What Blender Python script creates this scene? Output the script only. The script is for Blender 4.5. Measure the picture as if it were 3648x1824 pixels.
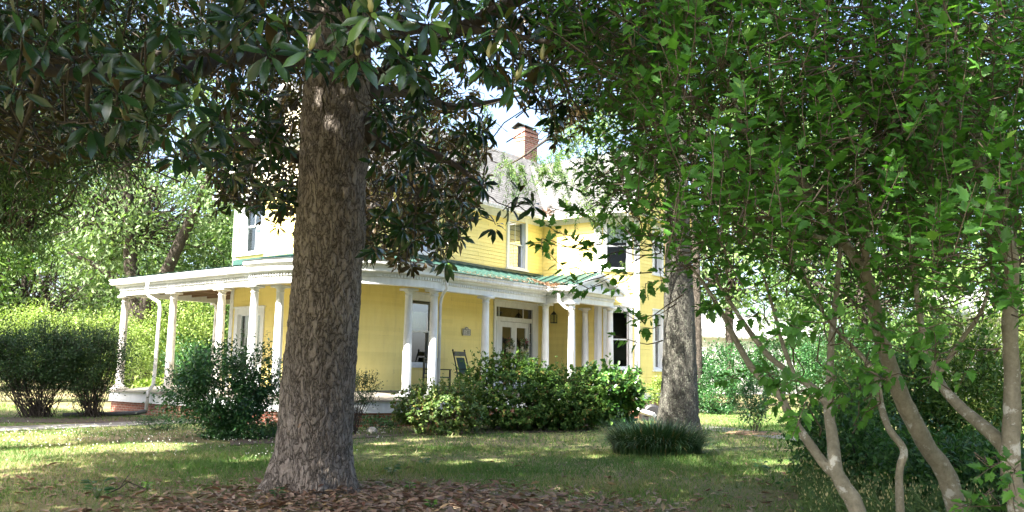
import bpy, math
import numpy as np
from mathutils import Matrix, Vector

for o in list(bpy.data.objects):
    bpy.data.objects.remove(o)
scene = bpy.context.scene
COL = scene.collection
rng = np.random.default_rng(7)

# ------------------------------------------------------------------ camera
CAM_H = 1.45
F_PX, PW, PH = 3015.5, 3648.0, 1824.0
PITCH, ROLL = math.radians(7.6), math.radians(0.814)
cp, sp, cr, sr = math.cos(PITCH), math.sin(PITCH), math.cos(ROLL), math.sin(ROLL)
_rt, _up = np.array([1., 0, 0]), np.array([0, -sp, cp])
FWD = np.array([0, cp, sp])
RGT = cr * _rt + sr * _up
UPV = -sr * _rt + cr * _up
cam_data = bpy.data.cameras.new('camera')
cam_data.sensor_fit = 'HORIZONTAL'
cam_data.sensor_width = 36.0
cam_data.lens = 36.0 * F_PX / PW
cam_data.clip_start = 0.05
cam_data.clip_end = 2000
cam = bpy.data.objects.new('camera', cam_data)
COL.objects.link(cam)
cam.matrix_world = Matrix(((RGT[0], UPV[0], -FWD[0], 0), (RGT[1], UPV[1], -FWD[1], 0),
                           (RGT[2], UPV[2], -FWD[2], CAM_H), (0, 0, 0, 1)))
scene.camera = cam

# house axes: U runs along the front wall (away to the right), V runs back along the left wall
HA = math.radians(37.769)
UX = np.array([math.sin(HA), math.cos(HA)])
VX = np.array([-math.cos(HA), math.sin(HA)])

# ------------------------------------------------------------------ light
SUN_EL = math.radians(46)
AZ = math.radians(1.5)                       # turned this much from U towards the street
d2 = UX * math.cos(AZ) - VX * math.sin(AZ)   # horizontal travel of the light
sun_dir = np.array([d2[0] * math.cos(SUN_EL), d2[1] * math.cos(SUN_EL), -math.sin(SUN_EL)])
sun_data = bpy.data.lights.new('sun', 'SUN')
sun_data.energy = 5.0
sun_data.angle = math.radians(0.5)
sun_data.color = (1.0, 0.94, 0.84)
sun = bpy.data.objects.new('sun', sun_data)
COL.objects.link(sun)
sun.rotation_euler = Vector((-sun_dir[0], -sun_dir[1], -sun_dir[2])).to_track_quat('Z', 'Y').to_euler()
sun.location = (-30, -40, 60)
world = bpy.data.worlds.new('World')
scene.world = world
world.use_nodes = True
wn = world.node_tree.nodes
sky = wn.new('ShaderNodeTexSky')
sky.sky_type = 'NISHITA'
sky.sun_disc = False
sky.sun_elevation = SUN_EL
sky.sun_rotation = math.atan2(-sun_dir[0], -sun_dir[1])
sky.air_density = 0.75
sky.dust_density = 4.0
sky.ozone_density = 0.3
wn['Background'].inputs['Strength'].default_value = 0.10
world.node_tree.links.new(sky.outputs['Color'], wn['Background'].inputs['Color'])
scene.view_settings.view_transform = 'Standard'
scene.view_settings.look = 'None'
scene.view_settings.exposure = 2.95
scene.view_settings.gamma = 1.0
scene.render.engine = 'CYCLES'
scene.cycles.max_bounces = 8
scene.cycles.diffuse_bounces = 4
scene.cycles.glossy_bounces = 3
scene.cycles.transmission_bounces = 6
scene.cycles.transparent_max_bounces = 8
scene.cycles.use_denoising = True


# ------------------------------------------------------------------ helpers
def at(px, py, depth):
    """point of the scene seen in the direction of a photo pixel, at a depth in metres"""
    d = ((px - PW / 2) / F_PX) * RGT - ((py - PH / 2) / F_PX) * UPV + FWD
    return np.array([0, 0, CAM_H]) + d * depth


def seen(P):
    """photo pixel of world points (N,3) -> (px, py, depth)"""
    Q = np.asarray(P, float) - np.array([0, 0, CAM_H])
    z = Q @ FWD
    zz = np.where(np.abs(z) < 1e-6, 1e-6, z)
    return PW / 2 + F_PX * (Q @ RGT) / zz, PH / 2 - F_PX * (Q @ UPV) / zz, z


def gpt(px, py):
    d = ((px - PW / 2) / F_PX) * RGT - ((py - PH / 2) / F_PX) * UPV + FWD
    return np.array([0, 0, CAM_H]) + d * (-CAM_H / d[2])


def hw(u, v, z=0.0):
    return np.array([u * UX[0] + v * VX[0], u * UX[1] + v * VX[1], z])


OFF = {}


def tag(o, label=None, cat=None, group=None, kind=None):
    if label: o['label'] = label
    if cat: o['category'] = cat
    if group: o['group'] = group
    if kind: o['kind'] = kind
    return o


def thing(name, label, cat, base=(0, 0, 0), group=None, house=None):
    """an Empty at the base of a thing; house=(u,v,z) puts it in the frame of the house"""
    o = bpy.data.objects.new(name, None)
    o.empty_display_size = 0.3
    COL.objects.link(o)
    if house is not None:
        o.location = hw(*house)
        o.rotation_euler = (0, 0, math.radians(90) - HA)
        OFF[o] = np.array(house, float)
    else:
        o.location = tuple(float(x) for x in base)
        OFF[o] = np.array(base, float)
    return tag(o, label, cat, group)


def build(name, verts, faces, mat, parent=None, smooth=False, attr=None, base=None):
    """faces: list of index arrays (M,k) or lists of tuples. attr: float per vertex named rnd"""
    verts = np.asarray(verts, np.float64).reshape(-1, 3)
    off = OFF[parent] if parent is not None else (np.array(base, float) if base is not None else np.zeros(3))
    me = bpy.data.meshes.new(name)
    nv = len(verts)
    me.vertices.add(nv)
    me.vertices.foreach_set('co', (verts - off).astype(np.float32).ravel())
    if isinstance(faces, np.ndarray):
        faces = [faces]
    arrs = []
    if len(faces) and isinstance(faces[0], np.ndarray):
        arrs = [f for f in faces if len(f)]
    else:
        by = {}
        for f in faces:
            by.setdefault(len(f), []).append(f)
        arrs = [np.array(v) for v in by.values()]
    loops = np.concatenate([a.ravel() for a in arrs]).astype(np.int32)
    tot = np.concatenate([np.full(len(a), a.shape[1]) for a in arrs]).astype(np.int32)
    start = np.concatenate([[0], np.cumsum(tot)[:-1]]).astype(np.int32)
    me.loops.add(len(loops))
    me.loops.foreach_set('vertex_index', loops)
    me.polygons.add(len(tot))
    me.polygons.foreach_set('loop_start', start)
    try:
        me.polygons.foreach_set('loop_total', tot)
    except Exception:
        pass
    me.polygons.foreach_set('use_smooth', np.full(len(tot), bool(smooth)))
    if attr is not None:
        a = me.attributes.new('rnd', 'FLOAT', 'POINT')
        a.data.foreach_set('value', np.asarray(attr, np.float32))
    me.update(calc_edges=True)
    me.validate()
    o = bpy.data.objects.new(name, me)
    if mat is not None:
        me.materials.append(mat)
    COL.objects.link(o)
    if parent is not None:
        o.parent = parent
        OFF[o] = OFF[parent]
    else:
        o.location = tuple(off)
        OFF[o] = off
    return o


class MB:
    """collects shapes into one mesh"""
    def __init__(self):
        self.v, self.f, self.n = [], [], 0

    def add(self, verts, faces):
        verts = np.asarray(verts, float).reshape(-1, 3)
        self.v.append(verts)
        for f in faces:
            self.f.append(tuple(int(i) + self.n for i in f))
        self.n += len(verts)
        return self

    def hexa(self, p):
        """8 corners: bottom 4 ccw, top 4 ccw"""
        return self.add(p, [(0, 3, 2, 1), (4, 5, 6, 7), (0, 1, 5, 4), (1, 2, 6, 5), (2, 3, 7, 6), (3, 0, 4, 7)])

    def box(self, x0, x1, y0, y1, z0, z1):
        return self.hexa([(x0, y0, z0), (x1, y0, z0), (x1, y1, z0), (x0, y1, z0),
                          (x0, y0, z1), (x1, y0, z1), (x1, y1, z1), (x0, y1, z1)])

    def fbox(self, fr, s0, s1, o0, o1, z0, z1):
        """box in a wall frame: s along the wall, o outwards, z up"""
        P, d, n = fr
        q = []
        for z in (z0, z1):
            for s, o in ((s0, o0), (s1, o0), (s1, o1), (s0, o1)):
                q.append((P[0] + d[0] * s + n[0] * o, P[1] + d[1] * s + n[1] * o, z))
        return self.hexa(q)

    def tube(self, pts, rad, k=8, cap=True):
        pts = np.asarray(pts, float)
        n = len(pts)
        rad = np.broadcast_to(np.asarray(rad, float), (n,))
        t = np.gradient(pts, axis=0) if n > 2 else np.repeat((pts[-1] - pts[0])[None], n, 0)
        t /= np.linalg.norm(t, axis=1)[:, None] + 1e-12
        ref = np.array([0, 0, 1.]) if abs(t[0][2]) < 0.9 else np.array([1., 0, 0])
        a = np.cross(t[0], ref); a /= np.linalg.norm(a)
        ang = np.linspace(0, 2 * np.pi, k, endpoint=False)
        vs = []
        for i in range(n):
            a = a - t[i] * (a @ t[i]); a /= np.linalg.norm(a) + 1e-12
            b = np.cross(t[i], a)
            vs.append(pts[i] + rad[i] * (np.cos(ang)[:, None] * a + np.sin(ang)[:, None] * b))
        f = []
        for i in range(n - 1):
            for j in range(k):
                j2 = (j + 1) % k
                f.append((i * k + j, i * k + j2, (i + 1) * k + j2, (i + 1) * k + j))
        if cap:
            f.append(tuple(range(k))[::-1])
            f.append(tuple((n - 1) * k + j for j in range(k)))
        return self.add(np.concatenate(vs), f)

    def lathe(self, c, prof, k=20):
        """prof: list of (r, z) from bottom to top, about the vertical through c"""
        ang = np.linspace(0, 2 * np.pi, k, endpoint=False)
        vs = [[(c[0] + r * math.cos(a), c[1] + r * math.sin(a), z) for a in ang] for r, z in prof]
        f = []
        for i in range(len(prof) - 1):
            for j in range(k):
                j2 = (j + 1) % k
                f.append((i * k + j, i * k + j2, (i + 1) * k + j2, (i + 1) * k + j))
        f.append(tuple(range(k))[::-1]); f.append(tuple((len(prof) - 1) * k + j for j in range(k)))
        return self.add(np.array(vs).reshape(-1, 3), f)

    def make(self, name, mat, parent=None, smooth=False, base=None):
        return build(name, np.concatenate(self.v), self.f, mat, parent, smooth, base=base)


# ------------------------------------------------------------------ materials
def new_mat(name):
    m = bpy.data.materials.new(name)
    m.use_nodes = True
    nt = m.node_tree
    b = nt.nodes['Principled BSDF']
    return m, nt, b


def nd(nt, t, **kw):
    n = nt.nodes.new(t)
    for k, v in kw.items():
        setattr(n, k, v)
    return n


def ramp(nt, fac, stops):
    r = nd(nt, 'ShaderNodeValToRGB')
    el = r.color_ramp.elements
    while len(el) < len(stops):
        el.new(0.5)
    for e, (p, c) in zip(el, stops):
        e.position = p
        e.color = (*c, 1) if len(c) == 3 else c
    nt.links.new(fac, r.inputs['Fac'])
    return r.outputs['Color']


def noise(nt, scale, detail=4, vec=None, rough=0.55):
    n = nd(nt, 'ShaderNodeTexNoise')
    n.inputs['Scale'].default_value = scale
    n.inputs['Detail'].default_value = detail
    n.inputs['Roughness'].default_value = rough
    if vec is not None:
        nt.links.new(vec, n.inputs['Vector'])
    return n.outputs['Fac']


def objco(nt, scale=(1, 1, 1)):
    tc = nd(nt, 'ShaderNodeTexCoord')
    mp = nd(nt, 'ShaderNodeMapping')
    mp.inputs['Scale'].default_value = scale
    nt.links.new(tc.outputs['Object'], mp.inputs['Vector'])
    return mp.outputs['Vector']


def bump(nt, b, h, strength=0.3, dist=0.02):
    n = nd(nt, 'ShaderNodeBump')
    n.inputs['Strength'].default_value = strength
    n.inputs['Distance'].default_value = dist
    nt.links.new(h, n.inputs['Height'])
    nt.links.new(n.outputs['Normal'], b.inputs['Normal'])


def mixc(nt, fac, a, b, mode='MIX'):
    m = nd(nt, 'ShaderNodeMix', data_type='RGBA', blend_type=mode)
    for s, v in ((m.inputs['Factor'], fac), (m.inputs['A'], a), (m.inputs['B'], b)):
        if isinstance(v, (int, float)):
            s.default_value = v
        elif isinstance(v, tuple):
            s.default_value = (*v, 1)
        else:
            nt.links.new(v, s)
    return m.outputs['Result']


def mat_paint(name, col, dirt=(0.5, 0.47, 0.4), amount=0.35, rough=0.5, scale=2.0):
    m, nt, b = new_mat(name)
    v = objco(nt)
    n1 = noise(nt, scale, 6, v)
    v2 = objco(nt, (1.2, 1.2, 0.25))
    n2 = noise(nt, scale * 7, 4, v2)
    f = nd(nt, 'ShaderNodeMath', operation='MULTIPLY')
    nt.links.new(n1, f.inputs[0]); nt.links.new(n2, f.inputs[1])
    c = ramp(nt, f.outputs[0], [(0.16, tuple(x * (1 - amount) + d * c2 * amount for x, d, c2 in zip(col, dirt, col))),
                                (0.32, col)])
    nt.links.new(c, b.inputs['Base Color'])
    b.inputs['Roughness'].default_value = rough
    bump(nt, b, n2, 0.08, 0.01)
    return m


def mat_flat(name, col, rough=0.5, metal=0.0, spec=0.5):
    m, nt, b = new_mat(name)
    n = noise(nt, 30, 4, objco(nt))
    c = ramp(nt, n, [(0.3, tuple(x * 0.8 for x in col)), (0.7, tuple(min(1, x * 1.12) for x in col))])
    nt.links.new(c, b.inputs['Base Color'])
    b.inputs['Roughness'].default_value = rough
    b.inputs['Metallic'].default_value = metal
    b.inputs['Specular IOR Level'].default_value = spec
    return m


def mat_leaf(name, stops, under=None, rough=0.45, trans=0.3, spec=0.5, tint=(1.15, 1.3, 0.6)):
    """colour varies leaf by leaf (attribute rnd); the underside may have its own colour"""
    m, nt, b = new_mat(name)
    a = nd(nt, 'ShaderNodeAttribute', attribute_name='rnd')
    c = ramp(nt, a.outputs['Fac'], stops)
    top = c
    if under is not None:
        cu = ramp(nt, a.outputs['Fac'], under)
        g = nd(nt, 'ShaderNodeNewGeometry')
        c = mixc(nt, g.outputs['Backfacing'], c, cu)
    nt.links.new(c, b.inputs['Base Color'])
    b.inputs['Roughness'].default_value = rough
    b.inputs['Specular IOR Level'].default_value = spec
    if trans > 0:
        t = nd(nt, 'ShaderNodeBsdfTranslucent')
        tc = mixc(nt, 1.0, top, tint, 'MULTIPLY')
        nt.links.new(tc, t.inputs['Color'])
        mx = nd(nt, 'ShaderNodeMixShader')
        mx.inputs['Fac'].default_value = trans
        nt.links.new(b.outputs['BSDF'], mx.inputs[1])
        nt.links.new(t.outputs['BSDF'], mx.inputs[2])
        nt.links.new(mx.outputs['Shader'], nt.nodes['Material Output'].inputs['Surface'])
    return m


def mat_bark(name, dark, mid, light, sx=8.0, sz=1.6, bumps=0.8, lichen=None, crack=True):
    m, nt, b = new_mat(name)
    v = objco(nt, (sx, sx, sz))
    vo = nd(nt, 'ShaderNodeTexVoronoi', feature='DISTANCE_TO_EDGE')
    vo.inputs['Scale'].default_value = 1.6
    nz = noise(nt, 1.3, 8, v, 0.65)
    dis = nd(nt, 'ShaderNodeMix', data_type='VECTOR')
    dis.inputs['Factor'].default_value = 0.35
    nt.links.new(v, dis.inputs['A'])
    nc = nd(nt, 'ShaderNodeTexNoise'); nc.inputs['Scale'].default_value = 1.1; nc.inputs['Detail'].default_value = 5
    nt.links.new(v, nc.inputs['Vector'])
    sc = nd(nt, 'ShaderNodeVectorMath', operation='SCALE'); sc.inputs['Scale'].default_value = 3.0
    nt.links.new(nc.outputs['Color'], sc.inputs[0])
    ad = nd(nt, 'ShaderNodeVectorMath', operation='ADD')
    nt.links.new(v, ad.inputs[0]); nt.links.new(sc.outputs[0], ad.inputs[1])
    nt.links.new(ad.outputs[0], vo.inputs['Vector'])
    c = ramp(nt, nz, [(0.28, dark), (0.5, mid), (0.72, light)])
    fine = noise(nt, 38, 5, objco(nt), 0.7)
    big = noise(nt, 1.7, 4, objco(nt, (1, 1, .6)), .6)
    c = mixc(nt, 1.0, c, ramp(nt, big, [(.3, (.72, .72, .74)), (.5, (1, 1, 1)), (.7, (1.22, 1.18, 1.1))]), 'MULTIPLY')
    c = mixc(nt, 0.45, c, ramp(nt, fine, [(0.3, dark), (0.52, mid), (0.75, light)]))
    hgt = nz
    if crack:
        cm = ramp(nt, vo.outputs['Distance'], [(0.0, (0.10, 0.09, 0.085)), (0.05, (.55, .54, .53)), (0.14, (1, 1, 1))])
        c = mixc(nt, 0.85, c, cm, 'MULTIPLY')
        ma = nd(nt, 'ShaderNodeMath', operation='MINIMUM'); ma.inputs[1].default_value = 0.25
        nt.links.new(vo.outputs['Distance'], ma.inputs[0])
        m2 = nd(nt, 'ShaderNodeMath', operation='MULTIPLY_ADD'); m2.inputs[1].default_value = 3.0
        nt.links.new(ma.outputs[0], m2.inputs[0]); nt.links.new(nz, m2.inputs[2])
        hgt = m2.outputs[0]
    if lichen is not None:
        ln = noise(nt, lichen[1], 6, objco(nt), 0.75)
        lm = ramp(nt, ln, [(lichen[2], (0, 0, 0)), (lichen[2] + 0.06, (1, 1, 1))])
        c = mixc(nt, lm, c, lichen[0])
    nt.links.new(c, b.inputs['Base Color'])
    b.inputs['Roughness'].default_value = 0.9
    b.inputs['Specular IOR Level'].default_value = 0.2
    bump(nt, b, hgt, bumps, 0.03)
    return m


def mat_brick(name, c1, c2, mortar, bw=0.21, bh=0.07):
    m, nt, b = new_mat(name)
    tc = nd(nt, 'ShaderNodeTexCoord')
    sp_ = nd(nt, 'ShaderNodeSeparateXYZ'); nt.links.new(tc.outputs['Object'], sp_.inputs[0])
    ad = nd(nt, 'ShaderNodeMath', operation='ADD')
    nt.links.new(sp_.outputs['X'], ad.inputs[0]); nt.links.new(sp_.outputs['Y'], ad.inputs[1])
    cb = nd(nt, 'ShaderNodeCombineXYZ')
    nt.links.new(ad.outputs[0], cb.inputs['X']); nt.links.new(sp_.outputs['Z'], cb.inputs['Y'])
    br = nd(nt, 'ShaderNodeTexBrick')
    br.inputs['Scale'].default_value = 1.0
    br.inputs['Brick Width'].default_value = bw
    br.inputs['Row Height'].default_value = bh
    br.inputs['Mortar Size'].default_value = 0.008
    br.inputs['Color1'].default_value = (*c1, 1)
    br.inputs['Color2'].default_value = (*c2, 1)
    br.inputs['Mortar'].default_value = (*mortar, 1)
    nt.links.new(cb.outputs[0], br.inputs['Vector'])
    n = noise(nt, 9, 5, objco(nt))
    c = mixc(nt, 0.6, br.outputs['Color'], ramp(nt, n, [(0.3, (0.5, 0.5, 0.5)), (0.7, (1.1, 1.1, 1.1))]), 'MULTIPLY')
    nt.links.new(c, b.inputs['Base Color'])
    b.inputs['Roughness'].default_value = 0.9
    bump(nt, b, br.outputs['Fac'], -0.5, 0.01)
    return m


def mat_shingle(name):
    m, nt, b = new_mat(name)
    tc = nd(nt, 'ShaderNodeTexCoord')
    br = nd(nt, 'ShaderNodeTexBrick')
    br.inputs['Scale'].default_value = 1.0
    br.inputs['Brick Width'].default_value = 0.3
    br.inputs['Row Height'].default_value = 0.14
    br.inputs['Mortar Size'].default_value = 0.012
    br.inputs['Color1'].default_value = (0.070, 0.071, 0.073, 1)
    br.inputs['Color2'].default_value = (0.105, 0.106, 0.108, 1)
    br.inputs['Mortar'].default_value = (0.016, 0.016, 0.0165, 1)
    nt.links.new(tc.outputs['UV'], br.inputs['Vector'])
    n = noise(nt, 1.2, 5, objco(nt))
    c = mixc(nt, 0.6, br.outputs['Color'], ramp(nt, n, [(0.3, (0.7, 0.7, 0.68)), (0.7, (1.1, 1.1, 1.1))]), 'MULTIPLY')
    nt.links.new(c, b.inputs['Base Color'])
    b.inputs['Roughness'].default_value = 0.9
    return m


def mat_glass(name, tint=(0.8, 0.85, 0.85)):
    m, nt, b = new_mat(name)
    t = nd(nt, 'ShaderNodeBsdfTransparent'); t.inputs['Color'].default_value = (*tint, 1)
    g = nd(nt, 'ShaderNodeBsdfGlossy'); g.inputs['Roughness'].default_value = 0.02
    fr = nd(nt, 'ShaderNodeFresnel'); fr.inputs['IOR'].default_value = 1.42
    ad = nd(nt, 'ShaderNodeMath', operation='MULTIPLY_ADD'); ad.inputs[1].default_value = 0.28; ad.inputs[2].default_value = 0.0
    nt.links.new(fr.outputs[0], ad.inputs[0])
    mx = nd(nt, 'ShaderNodeMixShader')
    nt.links.new(ad.outputs[0], mx.inputs[0]); nt.links.new(t.outputs[0], mx.inputs[1]); nt.links.new(g.outputs[0], mx.inputs[2])
    nt.links.new(mx.outputs[0], nt.nodes['Material Output'].inputs['Surface'])
    return m


M = {}
M['yellow'] = mat_paint('yellow_siding_paint', (0.80, 0.625, 0.25), (0.8, 0.74, 0.6), 0.25, 0.55, 1.3)
def mat_siding():
    m = mat_paint('yellow_siding_paint', (0.79, 0.67, 0.235), (0.8, 0.74, 0.6), 0.22, 0.55, 1.3)
    nt = m.node_tree; b = nt.nodes['Principled BSDF']
    c = b.inputs['Base Color'].links[0].from_socket
    a = nd(nt, 'ShaderNodeAttribute', attribute_name='rnd')
    k = ramp(nt, a.outputs['Fac'], [(0, (.92, .92, .90)), (.5, (1, 1, 1)), (1, (1.04, 1.04, 1.06))])
    c = mixc(nt, 1.0, c, k, 'MULTIPLY')
    st = noise(nt, 1.0, 5, objco(nt, (5, 5, .5)), .65)
    c = mixc(nt, ramp(nt, st, [(.55, (0, 0, 0)), (.78, (.35, .35, .35))]), c, (.42, .34, .17))
    nt.links.new(c, b.inputs['Base Color'])
    return m
M['yellow'] = mat_siding()
M['white'] = mat_paint('white_trim_paint', (0.66, 0.69, 0.71), (0.55, 0.54, 0.5), 0.3, 0.5, 1.4)
M['old_white'] = mat_paint('weathered_white_paint', (0.74, 0.73, 0.69), (0.3, 0.27, 0.22), 0.7, 0.6, 2.6)
M['gutter'] = mat_paint('white_gutter_metal', (0.70, 0.71, 0.71), (0.45, 0.43, 0.38), 0.55, 0.4, 2.0)
M['ceiling'] = mat_paint('porch_ceiling_paint', (0.50, 0.47, 0.40), (0.6, 0.55, 0.45), 0.4, 0.6, 1.2)
M['floor'] = mat_paint('grey_porch_floor_paint', (0.22, 0.205, 0.18), (0.6, 0.55, 0.5), 0.5, 0.5, 2.0)
M['cream'] = mat_paint('cream_gable_paint', (0.78, 0.73, 0.55), (0.6, 0.57, 0.5), 0.35, 0.6, 1.5)
M['shingle'] = mat_shingle('grey_roof_shingles')
M['greenmetal'] = mat_paint('green_metal_roof_paint', (0.016, 0.060, 0.048), (0.5, 0.55, 0.55), 0.6, 0.55, 0.9)
M['darkmetal'] = mat_flat('dark_flashing', (0.03, 0.04, 0.04), 0.5)
M['brick'] = mat_brick('red_brick', (0.30, 0.10, 0.06), (0.22, 0.075, 0.05), (0.32, 0.27, 0.22))
M['chbrick'] = mat_brick('chimney_brick', (0.40, 0.15, 0.09), (0.26, 0.10, 0.08), (0.5, 0.45, 0.4), 0.22, 0.085)
M['glass'] = mat_glass('window_glass')
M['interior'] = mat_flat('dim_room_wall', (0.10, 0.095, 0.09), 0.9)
M['curtain'] = mat_flat('white_curtain_cloth', (0.75, 0.74, 0.70), 0.9)
M['blind'] = mat_flat('tan_blind_slats', (0.62, 0.50, 0.32), 0.7)
M['shutter'] = mat_flat('faded_green_shutter_paint', (0.22, 0.34, 0.20), 0.5)
M['black'] = mat_flat('black_painted_wood', (0.012, 0.016, 0.015), 0.4)
M['blackplastic'] = mat_flat('black_plastic', (0.015, 0.015, 0.016), 0.45)
M['greencloth'] = mat_flat('dark_green_cloth', (0.012, 0.04, 0.035), 0.8)
M['brass'] = mat_flat('dark_brass', (0.10, 0.07, 0.03), 0.4, 0.8)
M['signwhite'] = mat_flat('sign_plate', (0.55, 0.53, 0.45), 0.5)
M['concrete'] = mat_paint('path_concrete', (0.19, 0.18, 0.165), (0.55, 0.5, 0.45), 0.6, 0.85, 1.5)
M['houseb'] = mat_paint('white_house_siding', (0.78, 0.78, 0.76), (0.8, 0.8, 0.8), 0.2, 0.6, 1.0)
M['oldwood'] = mat_flat('bare_brown_boards', (0.16, 0.10, 0.06), 0.9)
M['stone'] = mat_flat('grey_stone', (0.3, 0.29, 0.27), 0.9)
# ------------------------------------------------------------------ the house (coordinates u, v, z)
house = thing('house', 'large old yellow clapboard house with wraparound white columned porch and green metal porch roof', 'house', house=(15, 17, 0))
WV, WU = 17.0, 15.0              # planes of the front wall and the left wall
FRONT = ((15.0, 17.0), (1, 0), (0, -1))
LEFT = ((15.0, 17.0), (0, 1), (-1, 0))
q2 = math.sqrt(0.5)
WSIDE = ((23.68, 17.0), (0, -1), (-1, 0))
CHAM = ((23.68, 14.75), (q2, -q2), (-q2, -q2))
WFRONT = ((24.6, 13.83), (1, 0), (0, -1))
WCH2 = ((27.5, 13.83), (q2, q2), (q2, -q2))
WRIGHT = ((28.42, 14.75), (0, 1), (1, 0))
EXPO = 0.115


def clap(name, fr, L, z0, z1, holes=(), top=None, s_off=0.0, mat='yellow'):
    """lapped boards; top(z)->(s_min,s_max) clips a gable"""
    P, d, n = fr
    m = MB()
    at_ = []
    z = z0
    while z < z1 - 0.01:
        zt = min(z + EXPO, z1)
        a, b_ = s_off, L
        if top is not None:
            a, b_ = top(zt)
            if b_ - a < 0.05:
                break
        cuts = [a]
        while cuts[-1] < b_:
            cuts.append(cuts[-1] + float(rng.uniform(1.6, 4.2)))
        cuts[-1] = b_
        segs = list(zip(cuts[:-1], cuts[1:]))
        for h0, h1, hz0, hz1 in holes:
            if min(zt, hz1) - max(z, hz0) > (zt - z) * 0.5:
                ns = []
                for x0, x1 in segs:
                    if h1 <= x0 or h0 >= x1:
                        ns.append((x0, x1))
                    else:
                        if h0 > x0: ns.append((x0, h0))
                        if h1 < x1: ns.append((h1, x1))
                segs = ns
        for x0, x1 in segs:
            if x1 - x0 < .004: continue
            j = float(rng.normal(0, 0.0015)); dz = float(rng.normal(0, .001))
            o0, o1 = 0.018 + j, 0.003
            pt = lambda s, o, zz: (P[0] + d[0] * s + n[0] * o, P[1] + d[1] * s + n[1] * o, zz)
            m.add([pt(x0, o0, z + dz), pt(x1 - .002, o0, z + dz), pt(x1 - .002, o1, zt), pt(x0, o1, zt), pt(x0, -0.002, z + dz), pt(x1, -0.002, z + dz)],
                  [(0, 1, 2, 3), (4, 5, 1, 0)])
            at_ += [float(rng.beta(3, 3))] * 6
        z += EXPO
    # sheathing behind the boards' laps
    return build(name, np.concatenate(m.v), m.f, M[mat], house, attr=at_)


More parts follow.
